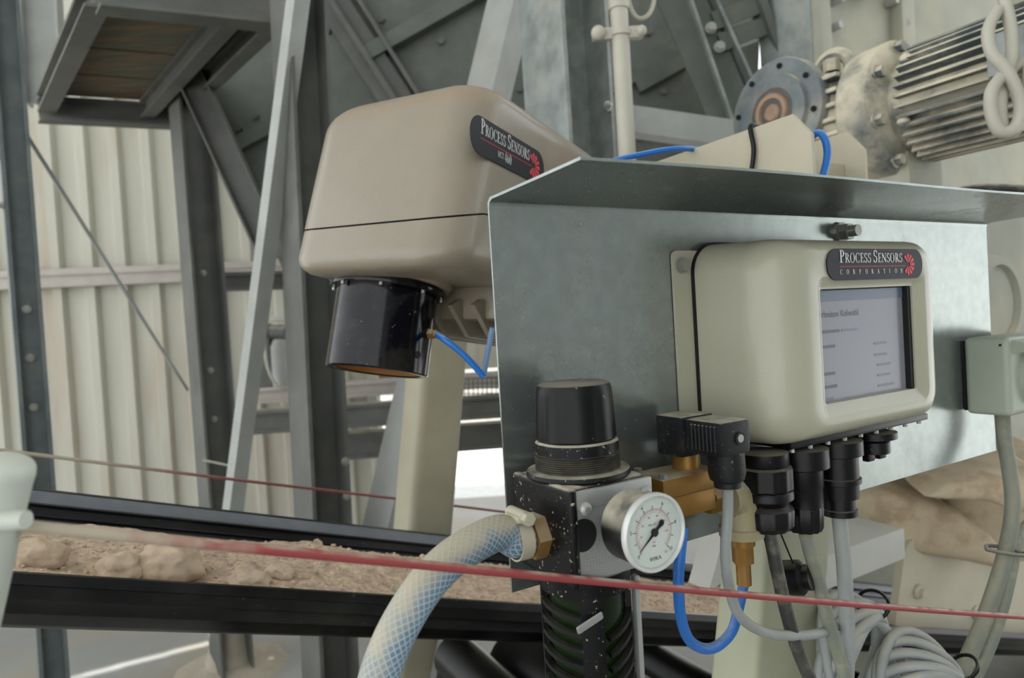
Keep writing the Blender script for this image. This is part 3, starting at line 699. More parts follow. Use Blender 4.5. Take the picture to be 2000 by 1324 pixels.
# ------------------------------------------------------------------ cream posts and arm
def rtube(a_, b_, A, T, xdir, m, name, label, cat, r=.014):
    d = (T-A); L_ = d.length; d.normalize(); x = (xdir-d*xdir.dot(d)).normalized(); y = d.cross(x)
    bm = B(); loft(bm, [[V((px, py, z)) for px, py in rrect(a_, b_, r, 4)] for z in (0, L_)]); return solo(name, bm, m, label, cat, frame(A, x, y, d))
rtube(.118, .118, floor_pt(861, 600, 800, 1330, 1.63), W(861, 600, 1.63), U, 'stand_paint', 'square_post', 'cream square steel post standing behind the far belt edge', 'post', .022)
pa = PL(.36-.255*0.0, -.0525, 0); tl = radians(12)
dirp = (U*sin(tl)+UPZ*cos(tl)); mid = PL(.427, -.055, 1.36)
rtube(.12, .068, mid-dirp*(1.36/cos(tl)), mid+dirp*.385, U, 'stand_green', 'square_post', 'pale green-cream post below the display box behind the cables', 'post', .008)
AM = PF(.495, -.035, 1.85)
t = thing('mounting_arm', 'cream folded-steel mounting arm above the galvanised plate with chamfered ends', 'bracket arm', AM)
def cheek(x, y0, y1, z0):
    pts = [(y0, z0), (y0, -.032), (y0+.026, 0), (y1, 0), (y1, -.075), (y0+.12, -.075), (y0+.11, z0)]
    bm = B(); loft(bm, [[V((xx, y, z)) for y, z in pts] for xx in (x, x+.006)]); return bm
part('cheek_plate', cheek(0, 0, .50, -.14), 'arm_paint', t); part('cheek_plate', cheek(.16, .03, .50, -.13), 'arm_paint', t)
bm = B(); box(bm, .006, .16, .05, .5, -.075, -.069); part('web_plate', bm, 'arm_paint', t)
bm = B(); box(bm, .006, .16, .06, .10, -.069, -.045, .004); part('weld_bead', bm, 'arm_paint', t)
bm = B(); tube(bm, [V((-.004, .098, -.078)), V((-.006, .09, -.06)), V((-.005, .085, -.03)), V((-.003, .09, .002)), V((.02, .092, .004)), V((.08, .093, .0))], .0032, 8, 6)
solo('cable_tie', bm, 'black_clean', 'black cable tie strapped around the cream arm', 'cable tie', AM)
wtube('air_tube', [W(1150, 345, 1.0), W(1190, 318, .98), W(1250, 302, .98), W(1330, 290, 1.0), W(1400, 300, 1.06), W(1470, 320, 1.05)], .0042, 'tube_blue', 'blue air tube passing over the plate flange behind the cream arm', 'tube')
wtube('air_tube', [W(1560, 300, .95), W(1592, 262, .90), W(1609, 268, .885), W(1616, 300, .88), W(1608, 340, .875), W(1590, 390, .87)], .0048, 'tube_blue', 'blue air tube bending down at the chamfered end of the arm', 'tube')

# ------------------------------------------------------------------ sensor head
HC = V((-0.05605, 0.80423, 0)); DD = V((.5, cos(A30), 0)); CC = V((cos(A30), -.5, 0))
HP = radians(5.2)
HR = radians(3.2)
dy = (DD*cos(HP)-UPZ*sin(HP)); dz0 = CC.cross(dy)
hx = CC*cos(HR)-dz0*sin(HR); dz = hx.cross(dy)
HM = frame(HC+UPZ*1.669, hx, dy, dz)          # x right, y to the rear, z up; corner of the bottom at the origin
t = thing('sensor_head', 'large beige moisture sensor head hanging over the conveyor belt', 'sensor', HM)
def hring(z, grow=0., flat=None, seam=None):
    zz = z
    yf = -.028+zz*.30-grow*.6; yb = .46; xr = .0+grow-zz*.02; xl = -.290-grow-zz*.09
    cx, w_ = (xr+xl)/2, xr-xl; cy, h_ = (yf+yb)/2, yb-yf
    return [(x, y) for x, y in rrect(w_, h_, min(.055, w_/2.2), 10, cx, cy)]
def seamz(y): return .066+.24*max(-.04, min(y, .12))+.10*max(0, min(y-.12, .2))
def shell(z0, z1, n, kind):
    rings = []
    for i in range(n+1):
        f = i/n; r = []
        if kind == 'low':
            for x, y in hring(.05): r.append((x, y, f*(seamz(y)-.0012)))
            # round the bottom edge
            k = max(0, 1-f/.45); ins = .030*(1-sqrt(max(0, 1-k*k)))
            pts = hring(f*.068)
            cx = sum(p[0] for p in pts)/len(pts); cy = sum(p[1] for p in pts)/len(pts)
            r = [V((cx+(x-cx)*(1-ins/.13), cy+(y-cy)*(1-ins/.24), f*(seamz(y)-.0012))) for x, y in pts]
        else:
            r = []
            pts = None
            top = .271
            zz = .068+(top-.068)*f
            k = max(0, (f-.74)/.26); ins = .046*(1-sqrt(max(0, 1-k*k)))
            pts = hring(zz)
            cx = sum(p[0] for p in pts)/len(pts); cy = sum(p[1] for p in pts)/len(pts)
            r = [V((cx+(x-cx)*(1-ins/.13), cy+(y-cy)*(1-ins/.22), (seamz(y)+.0012)*(1-f)+(top-.008*k*0)*f)) for x, y in pts]
        rings.append(r)
    return rings
bm = B(); loft(bm, shell(0, 1, 14, 'low')); part('lower_shell', bm, 'sensor_paint', t, ang=50)
bm = B(); loft(bm, shell(0, 1, 30, 'up')); part('upper_shell', bm, 'sensor_paint', t, ang=50)
bm = B(); loft(bm, [[V((x*.97-.004, y*.985+.004, seamz(y)+dz_)) for x, y in hring(.07)] for dz_ in (-.01, .01)]); part('seam_gasket', bm, 'gasket', t)
# keel with long cooling ribs under the rear
bm = B(); box(bm, -.21, -.03, .17, .44, -.05, .002, .01); part('keel', bm, 'sensor_paint', t)
for i in range(5):
    x = -.20+i*.04; bm = B(); prism(bm, [(.14, -.03), (.19, -.075), (.43, -.085), (.43, -.045), (.16, -.02)], 0, .008, frame(V((x, 0, 0)), V((0, 1, 0)), V((0, 0, 1)), V((1, 0, 0)))); part('cooling_fin', bm, 'sensor_paint', t)
bm = B(); box(bm, -.14, .03, .40, .56, .06, .10, .006); part('rear_bracket', bm, 'arm_paint', t)
# nose tube, tilted toward the belt
HMI = HM.inverted()
tc_ = HMI @ W(760, 556, .985); tb_ = HMI @ W(738, 717, .967)
tdir = (tb_-tc_).normalized()
bm = B(); lathe(bm, [(.094, -.05), (.094, -.006), (.089, .003)], tc_, tdir, 48); part('nose_boss', bm, 'sensor_paint', t)
bm = B(); lathe(bm, [(.083, .002), (.084, .004), (.084, .012), (.083, .014), (.06, .014)], tc_, tdir, 56); part('tube_flange', bm, 'lens_black', t)
lt = bpy.data.objects.new('lens_tube', None)
bm = B(); RO, LT = .0735, (tb_-tc_).length+.007
lathe(bm, [(.06, .012), (RO, .012), (RO, LT-.002), (RO-.0015, LT), (RO-.010, LT), (RO-.012, LT-.001), (RO-.012, .03), (.01, .028)], tc_, tdir, 64, False)
bpy.data.objects.remove(lt)
lt = part('lens_tube', bm, 'lens_black', t)
bm = B(); lathe(bm, [(RO-.0125, LT-.002), (RO-.0125, .03)], tc_, tdir, 48, False); part('tube_lining', bm, 'amber', lt, 'amber inner lining')
q0 = tdir.orthogonal().normalized(); TM, _ = axisM(tc_, tc_+tdir)
for a in range(0, 360, 45):
    bm = B(); p = TM @ V((0.0788*cos(radians(a+10)), 0.0788*sin(radians(a+10)), .013)); cyl(bm, p, p+tdir*.005, .0028, seg=10); part('screw', bm, 'bolt', t)
def tube_pt(px, py, r):   # point on the tube wall seen at a pixel
    HI = HM.inverted(); o0 = HI @ V((0, 0, CH)); d = (HI.to_3x3() @ (W(px, py, 1)-V((0, 0, CH)))); TI = TM.inverted(); o1 = TI @ o0; d1 = TI.to_3x3() @ d
    a = d1.x**2+d1.y**2; b = o1.x*d1.x+o1.y*d1.y; c = o1.x**2+o1.y**2-r*r; k = (-b-sqrt(max(0, b*b-a*c)))/a; p1 = o1+d1*k; n1 = V((p1.x, p1.y, 0)).normalized()
    return TM @ p1, (TM.to_3x3() @ n1)
p, n_ = tube_pt(816, 693, RO); bm = B(); cyl(bm, p-n_*.004, p+n_*.0006, .0055, seg=18); part('port_hole', bm, 'gasket', lt)
p, n_ = tube_pt(838, 652, RO); n2 = (n_*.3+V((1, .1, 0))).normalized()
bm = B(); hexn(bm, p-n_*.01, p+n2*.008, .008); cyl(bm, p, p+n2*.014, .0058, seg=14); part('brass_fitting', bm, 'brass', lt, 'small brass hose fitting')
fe = HM @ (p+n2*.012)
wtube('air_tube', [fe, W(870, 664, .93), W(905, 692, .93), W(945, 735, .935)], .0048, 'tube_blue', 'short blue air tube leaving the brass fitting on the black lens tube', 'tube')
wtube('air_tube', [W(962, 640, .95), W(952, 690, .96), W(944, 736, .965)], .0042, 'tube_blue_dusty', 'pale dusty blue tube hanging beside the left plate edge', 'tube')
# ------------------------------------------------------------------ name plates with serif lettering
def stroke(bm, x0, y0, x1, y1, wd, T):
    d = V((x1-x0, y1-y0)); n = V((-d.y, d.x)).normalized()*wd/2
    face(bm, [bm.verts.new(T(x0+s*n.x*a, y0+s*n.y*a)) if 0 else bm.verts.new(T(x, y)) for s, a, x, y in ((0, 0, x0+n.x, y0+n.y), (0, 0, x0-n.x, y0-n.y), (0, 0, x1-n.x, y1-n.y), (0, 0, x1+n.x, y1+n.y))])
def arc(bm, cx, cy, rx, ry, a0, a1, T, thick=.17, thin=.055, n=16):
    o, i = [], []
    for k in range(n+1):
        a = radians(a0+(a1-a0)*k/n); wd = thin+(thick-thin)*cos(a)**2
        o.append(bm.verts.new(T(cx+(rx)*cos(a), cy+(ry)*sin(a)))); i.append(bm.verts.new(T(cx+(rx-wd)*cos(a), cy+(ry-wd*.85)*sin(a))))
    for k in range(n): face(bm, (o[k], o[k+1], i[k+1], i[k]))
def serif(bm, x, y, T, wd=.36): stroke(bm, x-wd/2, y, x+wd/2, y, .055, T)
LW = {'P': .64, 'R': .78, 'O': .86, 'C': .76, 'E': .66, 'S': .58, 'N': .84, 'A': .78, 'T': .7, 'I': .36, 'M': 1.0, '4': .62, '6': .62, '0': .62, ' ': .30}
def glyph(bm, ch, T):
    st = lambda x, w_=.16, a=.0, b=1.: stroke(bm, x, a, x, b, w_, T)
    if ch in 'PRE':
        st(.2); serif(bm, .2, .03, T); 
        if ch in 'PR': arc(bm, .26, .73, .36, .27, -90, 90, T); stroke(bm, .04, .97, .28, .97, .055, T); stroke(bm, .2, .48, .28, .48, .05, T)
        if ch == 'R': stroke(bm, .36, .49, .70, .03, .15, T); serif(bm, .72, .03, T, .2)
        if ch == 'E':
            for y, x in ((.03, .6), (.97, .58), (.52, .48)): stroke(bm, .04 if y != .52 else .2, y, x, y, .06, T)
            stroke(bm, .59, 0, .59, .24, .05, T); stroke(bm, .57, .78, .57, 1, .05, T); stroke(bm, .47, .42, .47, .62, .04, T)
    elif ch == 'O' or ch == '0': arc(bm, .42 if ch == 'O' else .31, .5, .4 if ch == 'O' else .28, .52, 0, 360, T, n=28)
    elif ch == 'C': arc(bm, .42, .5, .4, .52, 42, 318, T, n=24); stroke(bm, .70, .70, .70, .98, .05, T); stroke(bm, .70, .05, .70, .26, .04, T)
    elif ch == 'S':
        arc(bm, .29, .74, .23, .27, 30, 270, T, .13, .07); arc(bm, .29, .26, .25, .28, -150, 90, T, .14, .07); stroke(bm, .49, .74, .49, .98, .05, T); stroke(bm, .06, .02, .06, .27, .05, T)
    elif ch == 'N': st(.14, .06); st(.70, .06); stroke(bm, .12, .98, .70, .04, .16, T); serif(bm, .14, .03, T, .26); serif(bm, .70, .97, T, .26); stroke(bm, .0, .97, .18, .97, .055, T)
    elif ch == 'A': stroke(bm, .12, 0, .38, 1, .06, T); stroke(bm, .38, 1, .66, 0, .16, T); stroke(bm, .22, .36, .54, .36, .05, T); serif(bm, .12, .03, T, .22); serif(bm, .66, .03, T, .26)
    elif ch == 'T': st(.35); stroke(bm, .04, .97, .66, .97, .06, T); serif(bm, .35, .03, T, .32); stroke(bm, .05, .76, .05, 1, .05, T); stroke(bm, .65, .76, .65, 1, .05, T)
    elif ch == 'I': st(.18); serif(bm, .18, .03, T, .34); serif(bm, .18, .97, T, .34)
    elif ch == 'M': st(.12, .06); st(.84, .15); stroke(bm, .12, 1, .47, .04, .14, T); stroke(bm, .47, .04, .82, 1, .05, T); serif(bm, .12, .03, T, .24); serif(bm, .84, .03, T, .3)
    elif ch == '4': st(.42, .13); stroke(bm, .05, .3, .58, .3, .06, T); stroke(bm, .05, .3, .42, .98, .05, T)
    elif ch == '6': arc(bm, .31, .32, .27, .32, 0, 360, T, n=22); arc(bm, .46, .34, .42, .66, 105, 180, T, .15, .05)
def serif_text(bm, s, x, y, h, P, small=.78, squeeze=.74, gap=.04):
    # first letter of every word large, the rest as small capitals; returns the end x
    first = True
    for ch in s:
        if ch == ' ': x += h*.26*squeeze; first = True; continue
        k = h if first else h*small
        glyph(bm, ch, lambda a, b_, x=x, k=k: P(x+a*k*squeeze, y+b_*k)); x += (LW[ch]+gap)*k*squeeze; first = False if small < 1 else True
    return x
def text_len(s, h, small, squeeze, gap):
    x = 0; first = True
    for ch in s:
        if ch == ' ': x += h*.26*squeeze; first = True; continue
        k = h if first else h*small; x += (LW[ch]+gap)*k*squeeze; first = small >= 1
    return x
def nameplate(parent, M, L_, Hh, second, lab):
    # plate lies in local xz plane of M, facing -y
    pl = B(); ol = rrect(L_, Hh, Hh*.46, 8)
    loft(pl, [[M @ V((x, y, z)) for x, z in ol] for y in (0, -.0012)])
    p = part('nameplate', pl, 'navy', parent, lab)
    P = lambda x, z, d=-.0016: M @ V((x, d, z))
    bm = B(); h = Hh*.40; sq = (L_*.655)/text_len('PROCESS SENSORS', h, .76, 1., .03)
    serif_text(bm, 'PROCESS SENSORS', -L_*.385, Hh*.055, h, P, .76, sq, .03)
    if second == 'CORPORATION':
        x = -L_*.385
        for ch in second:
            glyph(bm, ch, lambda a, b_, x=x: P(x+a*Hh*.15, -Hh*.31+b_*Hh*.15)); x += L_*.0625
    else:
        h2 = Hh*.27; x = serif_text(bm, 'MCT', -L_*.17, -Hh*.31, h2*.62, P, 1., .7); x += h2*.15
        x = serif_text(bm, '460', x, -Hh*.36, h2, P, 1., .72); serif_text(bm, 'SMT', x+.001, -Hh*.27, h2*.3, P, 1., .8) if 0 else None
    part('lettering', bm, 'ink_white', p)
    bm = B(); stroke(bm, -L_*.385, -Hh*.07, L_*.30, -Hh*.07, Hh*.018, P); part('rule_line', bm, 'emblem_red', p)
    bm = B()                                      # scallop-shell emblem: rays fanned round a hub
    cx, cz = L_*.335, -Hh*.02
    for k in range(9):
        a = radians(125-250*k/8); d = V((cos(a), sin(a))); n = V((-d.y, d.x)); r0, r1 = Hh*.08, Hh*.36
        q = [P(cx+d.x*r0+n.x*Hh*.012, cz+d.y*r0+n.y*Hh*.012)]
        for j in range(7):
            b_ = -1+2*j/6; rr = r1*(1-.10*b_*b_); w_ = Hh*.066*-b_
            q.append(P(cx+d.x*rr+n.x*w_, cz+d.y*rr+n.y*w_))
        q.append(P(cx+d.x*r0-n.x*Hh*.012, cz+d.y*r0-n.y*Hh*.012))
        face(bm, [bm.verts.new(v) for v in q])
    part('emblem', bm, 'emblem_red', p, 'red fan-shaped shell emblem')
sh = bpy.data.objects['sensor_head']
# on the right side of the sensor head: side plane x = -z*.02, plate frame x->rear(y), facing +x
SN = Matrix(((0, -1, 0, 0), (1, 0, 0, 0), (0, 0, 1, 0), (0, 0, 0, 1)))
nameplate(sh, Matrix.Translation((-.0024, .109, .174)) @ Matrix.Rotation(radians(-1.2), 4, 'Y') @ SN, .196, .049, 'MCT', 'navy nameplate with white serif lettering')

# ------------------------------------------------------------------ galvanised plate with top flange
GPW, GZ0, GZ1 = .84, 1.367, 1.707
t = thing('galvanised_plate', 'galvanised sheet-metal plate with a forward top flange carrying the display box', 'mounting plate', PF(.005, 0, GZ0))
bm = B(); hp = GZ1-GZ0
prof = [(0, 0), (0, hp-.004), (-.001, hp-.0015), (-.004, hp)]
def flange_y(x): return -(.134+.026*x/GPW)
rings = []
for x in [GPW*i/16 for i in range(17)]:
    sag = .0012*sin(x*9)
    pts = [(0.0, 0), (0.0, hp-.006), (-.0015, hp-.002), (-.006, hp), (flange_y(x)*.5, hp+.0008+sag), (flange_y(x), hp+.002+sag), (flange_y(x), hp+.0042+sag), (flange_y(x)*.5, hp+.003+sag), (-.002, hp+.0022), (.0022, hp-.002), (.0022, 0)]
    rings.append([V((x, y, z)) for y, z in pts])
loft(bm, rings); part('sheet', bm, 'galv', t, ang=40)
bm = B(); p = V((.486, 0, 1.687-GZ0)); cyl(bm, p, p+V((0, -.004, 0)), .0125, seg=20); hexn(bm, p, p+V((0, -.014, 0)), .0105); cyl(bm, p, p+V((0, -.024, 0)), .0068, seg=16); part('bolt', bm, 'bolt', t, 'steel bolt with nut')
bm = B(); p = V((.005, -.001, .23)); 

# ------------------------------------------------------------------ display box
BW, BH, BCX, BCZ = .296, .205, .385, 1.567
t = thing('display_box', 'cream display unit with a grey touch screen bolted to the galvanised plate', 'display unit', PF(BCX, .003, BCZ))
def br(y, ix, iz, r): return [V((x, y, z)) for x, z in rrect(BW-2*ix, BH-2*iz, r, 8)]
rings = [br(0, -.001, -.001, .03), br(-.03, .002, .001, .032), br(-.055, .004, .002, .034)]
D0, D1 = .055, .098
for k in range(1, 9):
    a = radians(90*k/8); rings.append(br(-(D0+(D1-D0)*sin(a)), .004+.044*(1-cos(a)), .002+.018*(1-cos(a)), .034-.010*k/8))
SX, SZ, SW, SH = .006, -.0075, .158, .112
for (gx, y, r) in ((.012, -D1, .010), (.011, -D1+.0005, .009), (.003, -D1+.006, .004), (.000, -D1+.0065, .003), (.0, -.080, .002)):
    rings.append([V((x, y, z)) for x, z in rrect(SW+2*gx, SH+2*gx, r, 8, SX, SZ)])
bm = B(); loft(bm, rings, True, False); part('housing', bm, 'display_paint', t, ang=40)
bm = B(); box(bm, SX-.082, SX+.082, -.0835, -.078, SZ-.059, SZ+.059); scr = part('screen', bm, 'screen', t, 'grey lit touch screen')
bm = B()
for x0, x1 in ((SX+SW/2-.006, SX+SW/2+.001),): box(bm, x0, x1, -.0895, -.0835, SZ-.058, SZ+.058)
box(bm, SX-SW/2, SX+SW/2, -.0865, -.0835, SZ+SH/2-.0012, SZ+SH/2+.001); part('screen_edge', bm, 'gasket', scr)
bm = B(); box(bm, SX-.08, SX+.074, -.0840, -.0834, SZ+.044, SZ+.058); part('title_bar', bm, 'screen_bar', scr)
RX = Matrix.Rotation(radians(90), 4, 'X')
bm = text_bm('Bearbeiten Kalwahl', .0096, Matrix.Translation((SX-.044, -.0840, SZ+.031)) @ RX); part('screen_text', bm, 'screen_ink', scr)
for x0, x1, z in ((-.084, -.040, .014), (-.084, -.048, -.001), (-.084, -.072, -.015), (-.084, -.050, -.028), (-.084, -.048, -.041)):
    bm = B(); box(bm, SX+x0, SX+x1, -.0840, -.0834, SZ+z-.0014, SZ+z+.0014); part('text_row', bm, 'screen_ink', scr)
for x0, x1, z in ((-.036, -.010, .014), (.018, .040, -.003), (.018, .04, -.015), (.022, .046, -.026), (.022, .044, -.037), (.022, .05, -.048), (-.07, -.055, -.053)):
    bm = B(); box(bm, SX+x0, SX+x1, -.0840, -.0834, SZ+z-.0011, SZ+z+.0011); part('text_row', bm, 'screen_faint', scr)
nameplate(t, Matrix.Translation((.0105, -D1-.0004, .0715)), .164, .031, 'CORPORATION', 'navy nameplate with white serif lettering')
bm = B(); loft(bm, [[V((x, y, z)) for x, z in rrect(.350, .190, .006, 3, 0, .002)] for y in (.002, -.0006)]); part('back_plate', bm, 'display_paint', t)
for x, z in ((-.163, .082), (-.163, -.08)):
    bm = B(); p = V((x, -.001, z)); cyl(bm, p, p+V((0, -.0015, 0)), .0085, seg=18); hexn(bm, p, p+V((0, -.007, 0)), .0065); part('bolt', bm, 'bolt', t)
bm = B(); loft(bm, [[V((x, y, z)) for x, z in rrect(BW+.006, BH+.006, .033, 8)] for y in (.0, -.0035)]); part('shadow_gap', bm, 'gasket', t)  # black ring painted in for the shadow gap behind the housing
bm = B(); box(bm, -.104, .138, -.074, -.02, -BH/2-.0035, -BH/2+.004, .0015); part('connector_plate', bm, 'black_clean', t)
for i in range(9):
    bm = B(); p = V((-.098+.028*i, -.070, -BH/2-.003)); cyl(bm, p, p+V((0, 0, -.004)), .0026, seg=10); part('screw', bm, 'bolt', t)

# connectors under the box (each a thing: plugged in)
def connector(s, e, ztop, prof, flutes, label, ring=None):
    t = thing('cable_connector', label, 'connector', PF(s, e, ztop), 'plug connectors under the display box')
    for j, (nm, pr, fl_) in enumerate(prof):
        bm = B(); 
        if fl_:
            seg = 48; M, _ = axisM((0, 0, 0), (0, 0, -1)); loft(bm, [[M @ V(((r-(.0012 if (i//2) % 2 else 0))*cos(2*pi*i/seg), (r-(.0012 if (i//2) % 2 else 0))*sin(2*pi*i/seg), z)) for i in range(seg)] for r, z in pr])
        else: lathe(bm, pr, (0, 0, 0), (0, 0, -1), 32)
        part(nm, bm, 'black_clean', t)
    return t
ZC = 1.4605
connector(.264, .058, ZC, [('collar', [(.021, 0), (.0235, .001), (.0235, .012), (.0225, .014)], 0), ('coupling_ring', [(.0225, .014), (.0265, .016), (.0265, .036), (.025, .038)], 1), ('body', [(.025, .038), (.0262, .040), (.0262, .046), (.023, .048), (.021, .052), (.0255, .056)], 0), ('gland_nut', [(.0255, .056), (.0262, .058), (.0255, .072), (.021, .077), (.010, .0775)], 1)], 1, 'thickest ribbed black plug connector under the left end of the display box')
connector(.320, .058, ZC-.004, [('collar', [(.020, 0), (.027, .001), (.027, .020), (.022, .022)], 0), ('body', [(.0205, .02), (.0205, .04), (.0195, .042), (.0195, .06)], 0), ('gland_nut', [(.0185, .06), (.0195, .062), (.0185, .082), (.0165, .086), (.009, .0865)], 1)], 1, 'middle black plug connector, plain and tapered, under the display box')
connector(.378, .058, ZC-.004, [('collar', [(.020, 0), (.0265, .001), (.0265, .016), (.021, .018)], 0), ('body', [(.0215, .016), (.0215, .04), (.0235, .041), (.0235, .046), (.021, .047), (.0205, .062)], 0), ('gland_nut', [(.0165, .062), (.0165, .074), (.0185, .075), (.0185, .081), (.009, .0815)], 0)], 1, 'third black plug connector with a stepped body and the thick grey cable')
t = connector(.446, .058, ZC-.004, [('collar', [(.018, 0), (.024, .001), (.024, .008), (.018, .010)], 0), ('cap', [(.015, .010), (.0165, .012), (.0165, .024), (.015, .025)], 0)], 1, 'short capped black connector under the right half of the display box')
bm = B(); box(bm, -.017, -.004, -.004, .004, -.033, -.02, .002); box(bm, .004, .017, -.004, .004, -.033, -.02, .002); part('cap_wing', bm, 'black_clean', t)
# cables down from the connectors
g_ = 'cables below the display box'
wtube('signal_cable', [PL(.264, .058, 1.384), W(1507, 1060, .655), W(1518, 1115, .655), W(1535, 1190, .658), W(1556, 1262, .66), W(1590, 1345, .66)], .0066, 'cable_dark', 'dusty dark cable dropping from the thickest ribbed connector', 'cable', g_)
wtube('signal_cable', [PL(.320, .058, 1.371), W(1583, 1080, .684), W(1600, 1140, .69), W(1618, 1215, .695), W(1640, 1285, .70), W(1655, 1345, .70)], .0070, 'cable_dusty', 'olive dusty cable dropping from the middle black connector', 'cable', g_)
wtube('signal_cable', [PL(.378, .058, 1.376), W(1648, 1100, .712), W(1652, 1170, .712), W(1655, 1250, .712), W(1652, 1345, .712)], .0078, 'cable_grey', 'thick grey cable hanging straight down from the third connector', 'cable', g_)
# loose protective cap on its strap
q = W(1553, 1128, .695)
t = thing('connector_cap', 'black protective cap dangling on a thin strap between two cables', 'cap', frame(q, hd(-10), hd(80), UPZ))
M1 = Matrix.Rotation(radians(78), 4, 'Y') @ Matrix.Rotation(radians(25), 4, 'X')
bm = B(); lathe(bm, [(.016, -.012), (.018, -.011), (.018, .006), (.015, .009), (.013, .010), (.013, .016), (.004, .017)], (0, 0, 0), M1 @ V((0, 0, 1)), 28); part('cap_body', bm, 'black_clean', t)
a = Matrix(t.matrix_world).inverted() @ W(1524, 1040, .668); bm = B(); tube(bm, [a, a*.5+V((.002, 0, 0)), V((0, 0, .012))], .0009, 8, 5); part('strap', bm, 'black_clean', t)

# ------------------------------------------------------------------ air regulator
RS, RE = .047, .05
t = thing('air_regulator', 'black and silver dusty air filter regulator with a tall black knob', 'regulator', PF(RS, RE, 1.30))
z0, z1 = .098, .1735
bm = B(); box(bm, -.0395, .0395, -.038, .040, z0, z1, .006, 3); part('body', bm, 'black_plastic', t)
bm = B(); box(bm, -.0408, -.0325, -.0445, .041, z0-.001, z1+.0005, .004, 3); part('end_plate', bm, 'black_plastic', t)
bm = B(); box(bm, -.0345, .041, -.0415, -.036, z0+.002, z1-.004, .0015); part('face_plate', bm, 'alu', t, 'silver face plate')
bm = B(); box(bm, -.036, .0415, -.043, -.038, z1-.017, z1-.003, .0015); part('face_strip', bm, 'alu', t)
bm = B()                                       # embossed dot field on the face
for i in range(22):
    for j in range(12):
        x, z = -.028+i*.0029, z0+.014+j*.0029; 
        if (x+.029)**2+(z-.137)**2 > .00022: box(bm, x-.0008, x+.0008, -.0420, -.0414, z-.0008, z+.0008)
part('embossed_dots', bm, 'alu', t)
bm = B(); cyl(bm, V((-.0285, -.0425, .137)), V((-.0285, -.030, .137)), .0125, seg=28); part('side_port', bm, 'gasket', t, 'round black port')
for x, z in ((-.0255, .1565), (.0345, .1585)):
    bm = B(); p = V((x, -.0425, z)); ball(bm, p, .0058, 14, 8, (1, .7, 1)); cyl(bm, p, p+V((0, -.004, 0)), .0028, seg=6); part('screw', bm, 'alu', t)
zt = z1
bm = B(); lathe(bm, [(.030, zt-.002), (.0425, zt-.001), (.0435, zt+.001), (.0425, zt+.004), (.033, zt+.005)], seg=48); part('neck_flange', bm, 'black_plastic', t)
pr = [(.032, zt+.004)]
for i in range(7): pr += [(.0355, zt+.0055+i*.0017), (.0338, zt+.0063+i*.0017)]
pr += [(.0355, zt+.0172), (.0355, zt+.0182), (.031, zt+.0185)]
KZ = zt-.0075
bm = B(); lathe(bm, pr, seg=48); part('threaded_collar', bm, 'black_clean', t)
bm = B(); seg = 64
def kr(i): return 1-.022*(1 if (i % 16) in (0, 1) else 0)
kp = [(.031, zt+.018), (.0345, zt+.0185), (.0345, zt+.027), (.0325, zt+.0285)]
zt = KZ
loft(bm, [[V((r*kr(i)*cos(2*pi*i/seg), r*kr(i)*sin(2*pi*i/seg), z)) for i in range(seg)] for r, z in kp]); part('knob_collar', bm, 'black_plastic', t)
kp = [(.0315, zt+.036), (.0332, zt+.0375), (.0318, zt+.072), (.0312, zt+.078), (.0300, zt+.0815), (.027, zt+.083)]
def kk(i): return 1-(.028 if (i % 8) in (0,) else .012 if (i % 8) in (1, 7) else 0)
loft_r = [[V((r*(kk(i) if .0375 <= z-zt <= .0725 else 1)*cos(2*pi*i/seg), r*(kk(i) if .0375 <= z-zt <= .0725 else 1)*sin(2*pi*i/seg), z)) for i in range(seg)] for r, z in kp]
bm = B(); loft(bm, loft_r); part('knob', bm, 'black_knob', t, 'fluted black adjusting knob')
# filter bowl and slotted guard
bm = B(); lathe(bm, [(.029, -.02), (.0318, -.018), (.0318, z0), (.02, z0+.002)], seg=40); part('bowl', bm, 'bowl_green', t, 'green translucent bowl')
bm = B(); lathe(bm, [(.027, -.02), (.027, z0)], seg=24); part('filter_element', bm, 'gasket', t)
bm = B(); lathe(bm, [(.034, z0-.018), (.0375, z0-.016), (.0385, z0), (.036, z0+.003)], seg=48); part('guard_collar', bm, 'black_plastic', t)
def sector(bm, a0, a1, r0, r1, za, zb, n=8, tilt=0.):
    ring = []
    for k in range(n+1):
        a = radians(a0+(a1-a0)*k/n); dzz = tilt*(k/n)
        ring.append([V((r*cos(a), r*sin(a), z+dzz)) for r, z in ((r0, za), (r1, za), (r1, zb), (r0, zb))])
    loft(bm, ring)
for a0, a1 in ((-132, -104), (-38, -22), (40, 62), (130, 160)):
    bm = B(); sector(bm, a0, a1, .0325, .0375, -.03, z0-.014); part('guard_bar', bm, 'black_plastic', t)
for k in range(9):
    z = z0-.026-k*.0125
    for a0, a1, tl_ in ((-104, -38, .012), (-200, -132, -.006), (-22, 40, 0), (62, 130, 0)):
        if a0 == -104 and k == 0: continue
        bm = B(); sector(bm, a0 if a0 != -104 else -96, a1, .0322, .0372, z-.0022-(tl_ if tl_ > 0 else 0), z+.0012-(tl_ if tl_ > 0 else 0), 9, tl_); part('guard_rib', bm, 'black_rib', t)
bm = B(); box(bm, .029, .034, -.030, -.024, -.03, z0-.01, .001); part('guard_edge', bm, 'alu', t)
bm = B(); box(bm, -.0075, .018, -.0385, -.037, z0-.030, z0-.024, .001, 1, Matrix.Rotation(radians(-14), 4, 'Y') @ Matrix.Translation((-.012, 0, .0))); part('level_tag', bm, 'alu', t)

